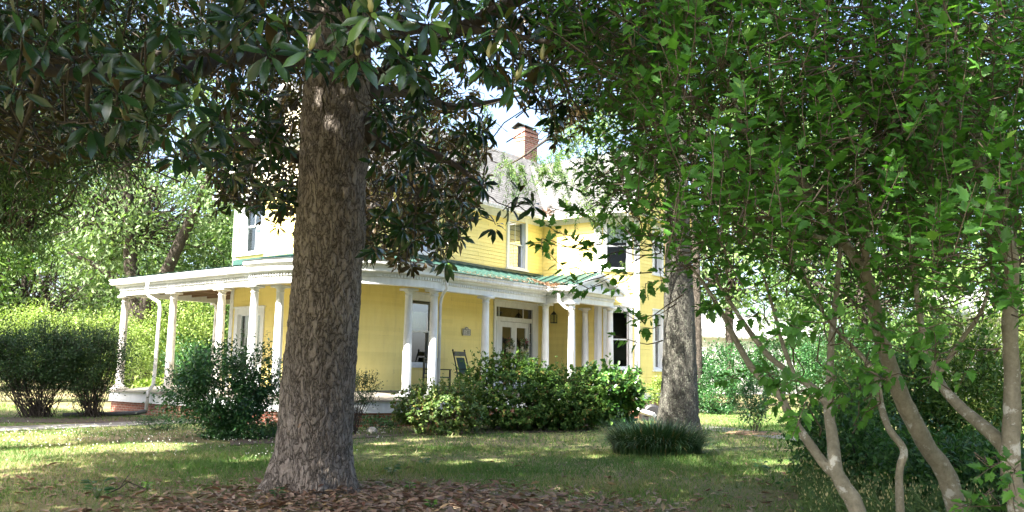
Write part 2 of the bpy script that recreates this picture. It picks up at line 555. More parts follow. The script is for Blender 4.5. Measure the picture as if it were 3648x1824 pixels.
def window(fr, s0, s1, z0, z1, cas=0.12, muntin=True, drape=None, blind=False, shutter=None, recess=0.09, label=None, name='window'):
    """casing outer rectangle s0..s1, z0..z1"""
    P, d, n = fr
    m = MB()
    g0, g1, h0, h1 = s0 + cas, s1 - cas, z0 + 0.11, z1 - cas - 0.02
    m.fbox(fr, s0, g0, -0.02, 0.045, z0 + 0.06, z1)
    m.fbox(fr, g1, s1, -0.02, 0.045, z0 + 0.06, z1)
    m.fbox(fr, g0, g1, -0.02, 0.043, h1, z1 - 0.003)
    m.fbox(fr, s0 - 0.03, s1 + 0.03, 0.0, 0.085, z1 - 0.0, z1 + 0.05)
    m.fbox(fr, s0 - 0.03, s1 + 0.03, -0.02, 0.09, z0, z0 + 0.06)
    m.fbox(fr, g0, g1, -recess - 0.03, 0.03, z0 + 0.06, h0)
    # jambs of the opening
    m.fbox(fr, g0 - 0.02, g0, -0.15, -0.02, h0, h1)
    m.fbox(fr, g1, g1 + 0.02, -0.15, -0.02, h0, h1)
    m.fbox(fr, g0 - 0.02, g1 + 0.02, -0.15, -0.02, h1, h1 + 0.02)
    w = m.make(name, M['white'], house)
    if label: w['label'] = label
    hm = (h0 + h1) / 2
    for (a, b_, dep) in ((h0, hm + 0.02, recess + 0.02), (hm - 0.02, h1, recess - 0.025)):
        s = MB()
        o0, o1 = -dep - 0.03, -dep
        s.fbox(fr, g0, g0 + 0.04, o0, o1, a, b_)
        s.fbox(fr, g1 - 0.04, g1, o0, o1, a, b_)
        s.fbox(fr, g0 + 0.04, g1 - 0.04, o0, o1, a, a + 0.045)
        s.fbox(fr, g0 + 0.04, g1 - 0.04, o0, o1, b_ - 0.04, b_)
        if muntin:
            c = (g0 + g1) / 2
            s.fbox(fr, c - 0.008, c + 0.008, o0 + 0.004, o1 - 0.004, a + 0.045, b_ - 0.04)
        s.make('sash', M['white'], w)
        p = MB()
        p.fbox(fr, g0 + 0.04, g1 - 0.04, -dep - 0.019, -dep - 0.014, a + 0.045, b_ - 0.04)
        p.make('pane', M['glass'], w)
    # dim room behind
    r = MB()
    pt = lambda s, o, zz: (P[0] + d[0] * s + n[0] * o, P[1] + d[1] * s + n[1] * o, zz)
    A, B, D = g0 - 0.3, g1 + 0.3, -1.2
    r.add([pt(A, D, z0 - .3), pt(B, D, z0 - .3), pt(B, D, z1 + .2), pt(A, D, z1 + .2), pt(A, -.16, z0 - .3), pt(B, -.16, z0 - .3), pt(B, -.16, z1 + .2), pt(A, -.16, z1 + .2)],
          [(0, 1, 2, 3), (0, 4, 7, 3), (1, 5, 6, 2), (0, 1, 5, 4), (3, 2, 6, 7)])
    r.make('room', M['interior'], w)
    if drape:
        for (a, b_, za, zb) in drape:
            c = MB()
            k = 22
            ss = np.linspace(g0 + a * (g1 - g0), g0 + b_ * (g1 - g0), k)
            vs = []
            for zz in (za, zb):
                for i, s in enumerate(ss):
                    vs.append(pt(s, -0.22 + 0.025 * math.sin(i * 1.7) + 0.01 * math.sin(i * 3.1), zz))
            c.add(vs, [(i, i + 1, k + i + 1, k + i) for i in range(k - 1)])
            c.make('curtain', M['curtain'], w, smooth=True)
    if blind:
        c = MB()
        z = h0
        while z < h1 - 0.02:
            hi = z > hm + 0.12
            c.fbox(fr, g0 + 0.02, g1 - (0.02 if hi else 0.17), -0.20, -0.19, z + 0.008, z + 0.15)
            z += 0.16
        c.make('blind', M['blind'], w)
    if shutter:
        a, b_ = shutter
        s = MB()
        s.fbox(fr, a, a + 0.05, 0.03, 0.075, z0, z1)
        s.fbox(fr, b_ - 0.05, b_, 0.03, 0.075, z0, z1)
        for (za, zb) in ((z0, z0 + 0.14), ((z0 + z1) / 2 - 0.04, (z0 + z1) / 2 + 0.05), (z1 - 0.1, z1)):
            s.fbox(fr, a + 0.05, b_ - 0.05, 0.034, 0.07, za, zb)
        z = z0 + 0.15
        while z < z1 - 0.12:
            s.fbox(fr, a + 0.05, b_ - 0.05, 0.04, 0.06, z, z + 0.025)
            z += 0.042
        s.make('shutter', M['shutter'], w)
    return (g0 - 0.02, g1 + 0.02, h0 - 0.05, h1 + 0.02)


FZ = 0.66      # bottom of lower siding on the wing
EZ = 6.52      # top of the siding under the eaves
hf = []
hf.append(window(FRONT, 2.14, 3.30, 4.69, 6.50, label='upstairs window with dark panes beside the tree trunk'))
hf.append(window(FRONT, 6.63, 7.75, 4.69, 6.50, blind=True, label='upstairs window with tan blinds near the inside corner'))
hf.append(window(FRONT, 2.14, 3.32, 1.45, 3.55, muntin=False, drape=[(0.3, 1.0, 2.5, 3.06)], label='downstairs window with a white curtain behind the paired columns'))
DS0, DS1 = 6.0, 8.38       # door casing
hf.append((DS0 + 0.1, DS1 - 0.1, 0.8, 3.5))
clap('wall', FRONT, 8.68, 0.82, EZ, hf)
hl = []
hl.append(window(LEFT, 3.85, 5.0, 4.69, 6.50, cas=0.12, drape=[(0.0, 0.7, 4.8, 5.6)], shutter=(5.02, 5.32), label='sunlit upstairs window with a green shutter on the gable wall'))
hl.append(window(LEFT, 3.62, 5.05, 0.85, 3.12, cas=0.16, muntin=True, drape=[(0.0, 1.0, 0.95, 3.0)], label='side door with curtained glass under the left porch', name='side_door'))
hl.append(window(LEFT, 1.3, 2.4, 4.69, 6.50))
clap('wall', LEFT, 5.3, 0.82, EZ, hl)
ridge_v, ridge_s = 19.65, 2.65
clap('gable_wall', LEFT, 5.3, EZ + 0.02, 9.6, (), top=lambda z: (max(0, z - 6.6) , 5.3 - max(0, z - 6.6)), mat='cream')
clap('wall', WSIDE, 2.25, 0.82, EZ)
hc = [window(CHAM, 0.17, 1.15, 1.43, 3.52, muntin=False, label='downstairs window on the angled corner of the bay'),
      window(CHAM, 0.17, 1.15, 4.69, 6.45, muntin=False, drape=[(0, 1, 5.7, 6.4)], label='upstairs window on the angled corner of the bay')]
clap('wall', CHAM, 1.30, FZ, EZ, hc)
hw_ = [window(WFRONT, 1.07, 1.85, 1.43, 3.50, muntin=False, label='downstairs window of the bay beside the lichened trunk'),
       window(WFRONT, 1.07, 1.85, 4.69, 6.45, muntin=False, label='upstairs window on the front of the bay')]
clap('wall', WFRONT, 2.9, FZ, EZ, hw_)
clap('wall', WCH2, 1.30, FZ, EZ)
clap('wall', WRIGHT, 6.0, FZ, EZ)
GAB = ((23.3, 13.62), (1, 0), (0, -1))
clap('gable_wall', GAB, 5.5, 6.5, 9.2, (), top=lambda z: (0.1 + max(0, z - 6.66), 5.4 - max(0, z - 6.66)))
# hidden back and sides so that no light falls through
m = MB()
m.box(15.0, 30, 22.28, 22.3, 0.4, EZ)
m.box(29.98, 30, 17, 22.3, 0.4, EZ)
m.box(28.44, 30, 17.0, 17.02, 0.4, EZ)
m.make('back_wall', M['yellow'], house)
m = MB()
for z in (0.6, 3.85, 6.5):
    m.box(15.05, 29.9, 17.3, 22.2, z, z + 0.03)
    m.box(23.9, 28.2, 14.95, 17.28, z, z + 0.03)
m.make('inner_floor', M['interior'], house)

# corner boards and friezes
def cb2(fr, s0, s1, z0, z1, o1=.034):
    m = MB(); m.fbox(fr, s0, s1, 0.0, o1, z0, z1); m.make('corner_board', M['white'], house)
m = MB(); m.box(14.97, 15.13, 16.97, 17.13, 0.82, EZ); m.make('corner_board', M['white'], house)
cb2(((15.0, 22.3), (0, -1), (-1, 0)), -0.03, 0.13, 0.82, EZ + 0.25)
for a_ in ((WSIDE, 2.13, 2.262, .82), (CHAM, -.012, .12, .7), (CHAM, 1.21, 1.305, .7), (WFRONT, -.005, .12, .7), (WFRONT, 2.78, 2.905, .7), (WCH2, -.005, .12, .7), (WCH2, 1.2, 1.31, .7), (WRIGHT, -.01, .12, .7)):
    cb2(*a_, EZ)
m = MB()
for fr, L in ((CHAM, 1.30), (WFRONT, 2.9), (WCH2, 1.3), (WRIGHT, 6)):
    m.fbox(fr, -0.01, L + 0.01, 0.0, 0.05, 0.52, 0.69)
    m.fbox(fr, -0.03, L + 0.03, 0.0, 0.075, 0.69, 0.715)
m.make('water_table', M['white'], house)
m = MB()
for fr, L in ((CHAM, 1.28), (WFRONT, 2.9), (WCH2, 1.28), (WRIGHT, 6)):
    m.fbox(fr, 0.0, L, -0.3, 0.0, -0.05, 0.52)
m.box(15.05, 29.9, 22.0, 22.25, -0.05, 0.6)
m.make('foundation', M['brick'], house)
m = MB()
m.fbox(FRONT, 0.0, 8.68, 0.0, 0.03, EZ - 0.16, EZ + 0.03)
m.fbox(FRONT, 0.0, 8.68, 0.0, 0.45, EZ + 0.03, EZ + 0.06)
m.fbox(WSIDE, 0.4, 3.4, 0.0, 0.4, EZ + 0.03, EZ + 0.06)
m.fbox(WSIDE, 0.1, 2.2, 0.0, 0.03, EZ - 0.16, EZ + 0.03)
m.box(23.3, 28.8, 13.4, 14.8, EZ + 0.03, EZ + 0.055)
m.fbox(CHAM, 0.05, 1.25, 0.0, 0.03, EZ - 0.1, EZ + 0.028)
m.fbox(WFRONT, 0.0, 2.9, 0.0, 0.03, EZ - 0.1, EZ + 0.028)
m.make('eave_soffit', M['white'], house)
# base trim along the porch floor
m = MB()
m.fbox(FRONT, 0, 6.0, 0.0, 0.03, 0.76, 0.82)
m.fbox(LEFT, 0, 3.6, 0.0, 0.03, 0.76, 0.82)
m.make('base_trim', M['floor'], house)


def roof_plane(name, quad, mat, parent, thick=0.07, uvs=True):
    """quad: eave left, eave right, top right, top left"""
    q = np.array(quad, float)
    nrm = np.cross(q[1] - q[0], q[3] - q[0]); nrm /= np.linalg.norm(nrm)
    v = np.concatenate([q, q - nrm * thick])
    o = build(name, v, [(0, 1, 2, 3), (7, 6, 5, 4), (0, 4, 5, 1), (1, 5, 6, 2), (2, 6, 7, 3), (3, 7, 4, 0)], mat, parent)
    if uvs:
        e = q[1] - q[0]; e /= np.linalg.norm(e)
        t = np.cross(nrm, e)
        lay = o.data.uv_layers.new(name='UVMap')
        for l in o.data.loops:
            p = v[l.vertex_index] - q[0]
            lay.data[l.index].uv = (p @ e, p @ t)
    return o


E0, EV = 6.60, 16.55
RZ = E0 + (ridge_v - EV)
roof = roof_plane('roof', [(14.6, EV, E0), (31, EV, E0), (31, ridge_v, RZ), (14.6, ridge_v, RZ)], M['shingle'], house)
roof_plane('roof_slope', [(31, 22.75, E0), (14.6, 22.75, E0), (14.6, ridge_v, RZ), (31, ridge_v, RZ)], M['shingle'], roof)
WRZ = E0 + 2.75
roof_plane('roof_slope', [(23.3, 19.6, E0), (23.3, 13.4, E0), (26.05, 13.4, WRZ), (26.05, 19.6, WRZ)], M['shingle'], roof)
roof_plane('roof_slope', [(28.8, 13.4, E0), (28.8, 19.6, E0), (26.05, 19.6, WRZ), (26.05, 13.4, WRZ)], M['shingle'], roof)
# valley flashing, ridge and rake boards, gutters
m = MB()
a, b_ = np.array((23.3, 16.55, 6.60)), np.array((26.0, 19.25, 9.30))
t = np.array((0, 0, 0.03))
for s1, s2 in (((-0.09, 0.0), (0.0, 0.09)),):
    m.add([a + t + np.array((s1[0], 0, 0)), a + t + np.array((0, -0.09, 0)), b_ + t + np.array((0, -0.09, 0)), b_ + t + np.array((-0.09, 0, 0)), a + t - (0, 0, .012), b_ + t - (0, 0, .012)],
          [(0, 4, 5, 3), (4, 1, 2, 5)])
m.make('valley_flashing', M['stone'], roof)
m = MB()
def rake(p, q, w=0.22, t=0.04, side=(-1, 0, 0)):
    p, q = np.array(p, float), np.array(q, float); s_ = np.array(side, float) * t; dn = np.array((0, 0, -w))
    m = MB(); m.hexa([p + dn, q + dn, q + dn + s_, p + dn + s_, p, q, q + s_, p + s_]); m.make('rake_board', M['old_white'], roof)
rake((14.6, 16.5, 6.58), (14.6, ridge_v, RZ + 0.02)); rake((14.6, ridge_v, RZ + 0.02), (14.6, 22.8, 6.58))
rake((23.25, 13.4, 6.58), (26.05, 13.4, WRZ + 0.02), side=(0, -1, 0)); rake((26.05, 13.4, WRZ + 0.02), (28.85, 13.4, 6.58), side=(0, -1, 0))
rake((15.0, 17.3, 6.72), (15.0, ridge_v, RZ - 0.36), w=0.16, t=0.05); rake((15.0, ridge_v, RZ - 0.36), (15.0, 22.0, 6.72), w=0.16, t=0.05)
m = MB()     # pent cornice across the gable
m.box(14.72, 15.0, 17.9, 21.4, 7.86, 7.92); m.box(14.66, 15.0, 17.86, 21.44, 7.92, 8.02); m.box(14.82, 15.0, 17.95, 21.35, 7.78, 7.86)
for v_ in (18.7, 19.65, 20.6):
    m.box(14.86, 14.98, v_ - 0.05, v_ + 0.05, 7.5, 7.78)
m.make('gable_cornice', M['white'], house)
m = MB()
prof = [(-0.0, 6.46), (0.09, 6.46), (0.12, 6.52), (0.12, 6.585), (0.0, 6.585)]
m.box(14.6, 23.42, 16.43, 16.55, 6.47, 6.585)
m.box(14.58, 23.42, 16.405, 16.43, 6.53, 6.59)
m.make('gutter', M['gutter'], roof)
m = MB()
m.box(23.17, 23.30, 13.4, 16.40, 6.47, 6.585); m.box(23.145, 23.17, 13.38, 16.40, 6.53, 6.59)
m.make('gutter', M['gutter'], roof)
m = MB()      # end of the back gutter at the far corner of the gable wall
m.box(14.5, 16.5, 22.75, 22.87, 6.45, 6.58)
m.box(14.62, 15.0, 22.3, 22.75, 6.42, 6.45)
m.make('gutter', M['gutter'], roof)

# chimney
ch = MB()
cu, cv = 26.53, 20.0
ch.box(cu, cu + 0.88, cv, cv + 0.50, 8.8, 10.62)
c = ch.make('chimney', M['chbrick'], house)
m = MB()
m.box(cu - 0.03, cu + 0.91, cv - 0.03, cv + 0.53, 10.62, 10.74)
m.box(cu - 0.06, cu + 0.94, cv - 0.06, cv + 0.56, 10.74, 10.84)
m.box(cu - 0.025, cu + 0.905, cv - 0.025, cv + 0.525, 10.84, 11.12)
m.make('chimney_crown', M['chbrick'], c)
m = MB()
for du in (0.02, 0.76):
    m.box(cu + du, cu + du + 0.1, cv + 0.03, cv + 0.47, 11.12, 11.22)
p = np.array([(cu - 0.12, cv - 0.1, 11.17), (cu + 1.0, cv - 0.1, 11.17), (cu + 1.0, cv + 0.25, 11.36), (cu - 0.12, cv + 0.25, 11.36), (cu + 1.0, cv + 0.6, 11.17), (cu - 0.12, cv + 0.6, 11.17)])
m.add(np.concatenate([p, p + (0, 0, 0.03)]), [(0, 3, 2, 1), (3, 5, 4, 2), (6, 7, 8, 9), (9, 8, 10, 11), (0, 1, 7, 6), (4, 5, 11, 10), (1, 2, 8, 7), (2, 4, 10, 8), (0, 6, 9, 3), (3, 9, 11, 5)])
m.make('chimney_cap', M['darkmetal'], c)

# ------------------------------------------------------------------ front door
door = MB()
s0, s1 = DS0, DS1
door.fbox(FRONT, s0, s0 + 0.10, -0.02, 0.06, 0.80, 3.60)
door.fbox(FRONT, s1 - 0.10 - 0.22, s1, -0.02, 0.06, 0.80, 3.60)
door.fbox(FRONT, s0 + 0.10, s1 - 0.32, -0.02, 0.058, 3.43, 3.597)
door.fbox(FRONT, s0 - 0.03, s1 + 0.03, 0.0, 0.10, 3.60, 3.66)
door.fbox(FRONT, s0 + 0.10, s1 - 0.32, -0.08, 0.03, 2.98, 3.12)
door.fbox(FRONT, s0 + 0.17, s0 + 0.36, -0.08, 0.02, 0.80, 2.98)
door.fbox(FRONT, s1 - 0.48, s1 - 0.44, -0.08, 0.02, 0.80, 2.98)
for mu in (6.33, 7.64):
    door.fbox(FRONT, mu - 0.015, mu + 0.015, -0.06, -0.02, 3.12, 3.43)
door.fbox(FRONT, s0 + 0.10, s1 - 0.32, -0.1, 0.09, 0.80, 0.84)
dr = door.make('door_frame', M['white'], house)
m = MB(); m.fbox(FRONT, s0 + 0.1, s1 - 0.32, -0.05, -0.045, 3.12, 3.43); m.make('transom_pane', M['glass'], dr)
m = MB(); m.fbox(FRONT, s0 + 0.1, s0 + 0.17, -0.05, -0.045, 0.84, 2.98); m.make('sidelight_pane', M['glass'], dr)
m = MB(); m.fbox(FRONT, s1 - 0.44, s1 - 0.32, -0.05, -0.045, 0.84, 2.98); m.make('sidelight_pane', M['glass'], dr)
m = MB()
for k in range(1, 6):
    m.fbox(FRONT, s0 + 0.1, s0 + 0.17, -0.042, -0.03, 0.84 + k * 0.36, 0.86 + k * 0.36)
    m.fbox(FRONT, s1 - 0.44, s1 - 0.32, -0.042, -0.03, 0.84 + k * 0.36, 0.86 + k * 0.36)
m.make('sidelight_bar', M['white'], dr)
for (a, b_) in ((6.36, 7.13), (7.13, 7.90)):
    m = MB()
    a2, b2 = a + 0.004, b_ - 0.004
    m.fbox(FRONT, a2, a2 + 0.155, -0.07, -0.025, 0.85, 2.97)
    m.fbox(FRONT, b2 - 0.13, b2, -0.07, -0.025, 0.85, 2.97)
    m.fbox(FRONT, a2 + 0.155, b2 - 0.13, -0.07, -0.025, 2.80, 2.97)
    m.fbox(FRONT, a2 + 0.155, b2 - 0.13, -0.07, -0.025, 0.85, 1.10)
    lf = m.make('door', M['white'], house)
    m = MB(); m.fbox(FRONT, a2 + 0.155, b2 - 0.13, -0.05, -0.045, 1.10, 2.80); m.make('pane', M['glass'], lf)
    m = MB(); kx = b2 - 0.06 if a < 6.5 else a2 + 0.06
    m.tube([(15 + kx, 17.02, 1.75), (15 + kx, 16.97, 1.75), (15 + kx, 16.95, 1.75)], [0.018, 0.03, 0.02], 10); m.make('door_knob', M['black'], lf, True)
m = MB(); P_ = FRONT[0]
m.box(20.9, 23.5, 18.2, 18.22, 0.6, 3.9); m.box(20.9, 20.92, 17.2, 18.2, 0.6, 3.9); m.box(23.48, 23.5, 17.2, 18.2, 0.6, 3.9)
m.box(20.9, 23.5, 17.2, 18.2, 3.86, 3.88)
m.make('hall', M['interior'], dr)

# ------------------------------------------------------------------ porch
CX, CY, CR = 16.0, 18.03, 2.93
def arc(r, a0=180.0, a1=270.0, n=28):
    return [(CX + r * math.cos(math.radians(a)), CY + r * math.sin(math.radians(a))) for a in np.linspace(a0, a1, n)]
PORT_L, PORT_R, PORT_V = 21.25, 23.66, 14.12
def outer(off):
    """edge of the porch, off outwards of the face of the beams"""
    u0, v0 = 13.0 - off, 15.1 - off
    return [(u0, 25.1 + off)] + arc(CR + 0.07 + off) + [(PORT_L - off, v0), (PORT_L - off, PORT_V - off), (PORT_R, PORT_V - off)]


def path_extrude(m, path, prof, closed_prof=True):
    """path: list of 2D points; outward is to the right hand of travel (towards the street); prof: (out, z)"""
    pts = np.array(path, float)
    n = len(pts)
    t = np.diff(pts, axis=0); t /= np.linalg.norm(t, axis=1)[:, None]
    nr = np.stack([-t[:, 1], t[:, 0]], 1) * -1
    vn = np.zeros((n, 2))
    vn[0], vn[-1] = nr[0], nr[-1]
    for i in range(1, n - 1):
        b = nr[i - 1] + nr[i]
        vn[i] = b / (1 + nr[i - 1] @ nr[i])
    k = len(prof)
    vs, f = [], []
    for i in range(n):
        for o, z in prof:
            vs.append((pts[i, 0] + vn[i, 0] * o, pts[i, 1] + vn[i, 1] * o, z))
    for i in range(n - 1):
        for j in range(k if closed_prof else k - 1):
            j2 = (j + 1) % k
            f.append((i * k + j, (i + 1) * k + j, (i + 1) * k + j2, i * k + j2))
    if closed_prof:
        f.append(tuple(range(k)))
        f.append(tuple((n - 1) * k + j for j in range(k))[::-1])
    m.add(vs, f)


# travel: from the back left corner to the front then right -> outward is on the right
beam_prof = [(-0.22, 3.48), (0.0, 3.48), (0.0, 3.62), (0.02, 3.63), (0.02, 3.70), (0.10, 3.74), (0.10, 3.79), (0.0, 3.92), (-0.22, 3.92)]
gut_prof = [(0.10, 3.79), (0.20, 3.79), (0.235, 3.84), (0.215, 3.88), (0.25, 3.92), (0.25, 3.955), (0.10, 3.955)]
def lin_paths():
    L = [(13.0, 25.1), (13.0, 18.25)]
    R = [(16.05, 15.1), (PORT_L, 15.1), (PORT_L, PORT_V), (PORT_R - 0.04, PORT_V)]
    return L, R
L_, R_ = lin_paths()
B_ = [(19.0, 25.1), (13.0, 25.1)]
for nm, p in (('left', [(19.0, 25.1)] + L_), ('right', R_)):
    m = MB(); path_extrude(m, p, beam_prof)
    e = m.make('entablature', M['white'], house)
    m = MB()
    if nm == 'right':
        path_extrude(m, p[:3] + [(PORT_L, PORT_V - 0.12)], gut_prof)
    else:
        path_extrude(m, p, gut_prof)
    m.make('gutter', M['gutter'], e)
    for (a, b_) in zip(p[:-1], p[1:]):
        m = MB()
        a, b_ = np.array(a), np.array(b_); L = np.linalg.norm(b_ - a); d = (b_ - a) / L; nn = np.array((d[1], -d[0]))
        for s in np.arange(0.05, L - 0.04, 0.078):
            m.fbox(((a[0] + nn[0] * .02, a[1] + nn[1] * .02), d, nn), s, s + 0.045, -0.005, 0.035, 3.635, 3.695)
        m.make('dentil_band', M['white'], e)
# round corner pavilion, a little prouder and higher
PA = [(CX - CR - 0.14, CY + 0.45)] + arc(CR + 0.14) + [(CX + 0.32, CY - CR - 0.14)]
m = MB(); path_extrude(m, PA, [(-0.22, 3.49), (0, 3.49), (0, 3.66), (0.02, 3.67), (0.02, 3.745), (0.12, 3.79), (0.15, 3.80), (0.15, 3.87), (0.17, 3.92), (0.24, 3.98), (0.24, 4.06), (-0.22, 4.06)])
pe = m.make('entablature', M['white'], house)
m = MB(); path_extrude(m, PA, [(-0.05, 4.063), (0.26, 4.063), (0.26, 4.085), (-0.05, 4.09)]); m.make('roof_edge', M['darkmetal'], pe)
m = MB()
for (a, b_) in zip(PA[:-1], PA[1:]):
    a, b_ = np.array(a), np.array(b_); L = np.linalg.norm(b_ - a); d = (b_ - a) / L; nn = np.array((d[1], -d[0]))
    k = max(1, int(round(L / 0.082)))
    for i in range(k):
        s = (i + 0.25) * L / k
        m.fbox(((a[0] + nn[0] * .02, a[1] + nn[1] * .02), d, nn), s, s + 0.045, -0.005, 0.035, 3.675, 3.74)
m.make('dentil_band', M['white'], pe)

# columns
def column(u, v, z0, z1, r=0.118, half=None):
    m = MB()
    m.box(u - .19, u + .19, v - .19, v + .19, z0, z0 + .075)
    h = z1 - z0
    prof = [(.175, z0 + .0755), (.185, z0 + .10), (.175, z0 + .135), (r + .02, z0 + .15), (r + .012, z0 + .18), (r + .002, z0 + .2)]
    for t in np.linspace(0.08, 0.93, 9):
        prof.append((r - 0.024 * max(0, (t - 0.25)) ** 1.4 / 0.6, z0 + h * t))
    rt_ = prof[-1][0]
    prof += [(rt_ + .014, z1 - .19), (rt_ + .014, z1 - .165), (rt_ + .002, z1 - .16), (rt_ + .004, z1 - .11), (rt_ + .045, z1 - .065)]
    m.lathe((u, v), prof, 20)
    m.box(u - .175, u + .175, v - .175, v + .175, z1 - .0648, z1 - .002)
    return m
cols = [(15.72, 15.55, .70, 3.49), (16.24, 15.14, .66, 3.49), (18.45, 15.21, .66, 3.48), (21.38, 15.22, .66, 3.48),
        (21.40, 14.26, .66, 3.48), (23.58, 15.18, .66, 3.48), (23.62, 14.26, .66, 3.48),
        (13.13, 25.0, .66, 3.48), (13.12, 22.3, .66, 3.48), (13.12, 19.95, .66, 3.48), (16.3, 25.0, .66, 3.48),
        (13.08, 18.45, .66, 3.49), (13.45, 17.9, .70, 3.49)]
for i, (u, v, z0, z1) in enumerate(cols):
    o = column(u, v, z0, z1).make('column', M['old_white'] if 7 <= i <= 10 else M['white'], house)
    for p in o.data.polygons:
        p.use_smooth = len(p.vertices) == 4 and abs(p.normal.z) < 0.9 and (p.area < 0.06)

# floor (rises a little to the wall), skirt and brick foundation
inn = [(15, 25.2), (15, 22.0)] + [(15, 17)] * 24 + [(15.6, 17), (PORT_L, 17), (PORT_L + .02, 17), (PORT_R, 17)]
def floor_path(off):
    return [(12.9 - off, 25.2)] + [(12.9 - off, 22.0)] + [(x, y) for x, y in arc(3.1 + off, n=25)] + [(PORT_L - .1, 15.0 - off), (PORT_L - .1 - off, 14.02 - off), (PORT_R, 14.02 - off)]
fo = floor_path(0.0)
m = MB()
vs = [(x, y, .65) for x, y in fo] + [(x, y, .80) for x, y in inn]
k = len(fo)
m.add(vs, [(i, i + 1, k + i + 1, k + i) for i in range(k - 1)])
vs2 = [(x, y, .615) for x, y in fo]
m.add([(x, y, .65) for x, y in fo] + vs2, [(i, k + i, k + i + 1, i + 1) for i in range(k - 1)])
m.box(15, 19, 22.31, 25.2, .60, .65)
pf = m.make('porch_floor', M['floor'], house)
fi = floor_path(-0.05)
m = MB()
for z0, z1, o in ((.37, .60, 0.0), (.34, .37, .015)):
    pp = floor_path(-0.05 + o)
    m.add([(x, y, z1) for x, y in pp] + [(x, y, z0) for x, y in pp], [(i, k + i, k + i + 1, i + 1) for i in range(k - 1)])
m.add([(x, y, .613) for x, y in fo] + [(x, y, .60) for x, y in fi], [(i, k + i, k + i + 1, i + 1) for i in range(k - 1)])
m.make('porch_skirt', M['white'], pf)
pp = floor_path(-0.12)
m = MB(); m.add([(x, y, .36) for x, y in pp] + [(x, y, -.1) for x, y in pp], [(i, k + i, k + i + 1, i + 1) for i in range(k - 1)])
m.box(PORT_L, PORT_R, 13.1, 14.0, -.1, .02)
m.make('foundation', M['brick'], pf)
# ceiling
co = [(12.95, 25.1), (12.95, 22.0)] + arc(3.05, n=25) + [(PORT_L, 15.05), (PORT_L, 14.1), (PORT_R, 14.1)]
m = MB(); m.add([(x, y, 3.74) for x, y in co] + [(x, y, 3.74) for x, y in inn], [(i, i + 1, k + i + 1, k + i) for i in range(k - 1)])
m.make('porch_ceiling', M['ceiling'], house)
m = MB()
for u_ in np.arange(13.6, 18.8, 0.55):
    m.box(u_, u_ + 0.06, 22.4, 25.0, 3.60, 3.74)
m.box(15, 19, 22.32, 25.1, 3.76, 3.78)
m.box(13.2, 15.05, 22.32, 22.42, 3.56, 3.73)
m.make('bare_joist', M['oldwood'], house)
# porch steps
m = MB()
for i, (za, zb) in enumerate(((0, .2), (0, .4), (0, .6))):
    m.box(PORT_L + .15, PORT_R - .1, 13.2 + i * .28, 13.48 + i * .28, za, zb)
m.make('step', M['brick'], house)

# porch roof (green standing seam)
oe = [(12.78, 25.3), (12.78, 22.0)] + arc(3.27, n=25) + [(PORT_L, 14.88), (PORT_L + .02, 14.88), (PORT_R, 14.88)]
m = MB()
zi = [4.2, 4.36] + list(np.interp(np.arange(24), [0, 4, 12, 23], [4.40, 4.46, 4.5, 4.58])) + [4.6] * 4
m.add([(x, y, 3.965 if not (3 <= i <= 25) else 4.085) for i, (x, y) in enumerate(oe)] + [(x, y, z_) for (x, y), z_ in zip(inn, zi)], [(i, i + 1, k + i + 1, k + i) for i in range(k - 1)])
m.add([(12.78, 25.3, 3.965), (19, 25.3, 3.965), (19, 22.3, 4.3), (15, 22.3, 4.36), (15, 25.2, 4.2)], [(0, 1, 2, 3)])
pr = m.make('porch_roof', M['greenmetal'], house)
m = MB()
def seam(p, q, h=0.035):
    p, q = np.array(p, float), np.array(q, float)
    d = q - p; w = np.cross(d, (0, 0, 1)); w = w / np.linalg.norm(w) * 0.011
    m.hexa([p - w, q - w, q + w, p + w, p - w + (0, 0, h), q - w + (0, 0, h), q + w + (0, 0, h), p + w + (0, 0, h)])
for u_ in np.arange(16.3, PORT_R, 0.42):
    seam((u_, 14.86, 3.967), (u_, 16.98, 4.597))
for v_ in np.arange(18.3, 25.0, 0.42):
    seam((12.76, v_, 3.967), (14.98, v_, 4.38 - .05 * max(0, v_ - 22)))
for x, y in arc(3.27, 184, 266, 11):
    seam((x, y, 4.086), (15.0, 17.0, 4.5))
m.make('seam', M['greenmetal'], pr)
m = MB()
m.fbox(FRONT, 0, 8.68, 0.0, 0.04, 4.46, 4.69); m.fbox(LEFT, 0, 5.3, 0.0, 0.04, 4.34, 4.60)
m.make('wall_flashing', M['greenmetal'], pr)

# entrance gable
gu, gz = 22.45, 4.47
roof_plane('porch_gable_roof', [(21.0, 16.98, 3.97), (21.0, 13.86, 3.97), (gu, 13.86, gz), (gu, 16.98, gz)], M['greenmetal'], pr, 0.03, False)
roof_plane('porch_gable_roof', [(23.9, 13.86, 3.97), (23.9, 14.4, 3.97), (gu, 16.98, gz), (gu, 13.86, gz)], M['greenmetal'], pr, 0.03, False)
m = MB()
for v_ in np.arange(14.0, 16.9, 0.42):
    seam((21.0, v_, 3.985), (gu, v_, gz + .012))
m.make('seam', M['greenmetal'], pr)
m = MB()
m.add([(21.1, 14.06, 3.93), (23.8, 14.06, 3.93), (gu, 14.06, gz - .06), (21.1, 14.12, 3.93), (23.8, 14.12, 3.93), (gu, 14.12, gz - .06)], [(0, 1, 2), (3, 5, 4), (0, 3, 4, 1), (0, 2, 5, 3), (1, 4, 5, 2)])
def rk(p, q):
    p, q = np.array(p, float), np.array(q, float)
    dn, bk = np.array((0, 0, -.10)), np.array((0, .2, 0))
    m.hexa([p + dn, q + dn, q + dn + bk, p + dn + bk, p, q, q + bk, p + bk])
rk((20.96, 13.84, 3.95), (gu, 13.84, gz - .034)); rk((gu, 13.84, gz - .034), (23.94, 13.84, 3.95))
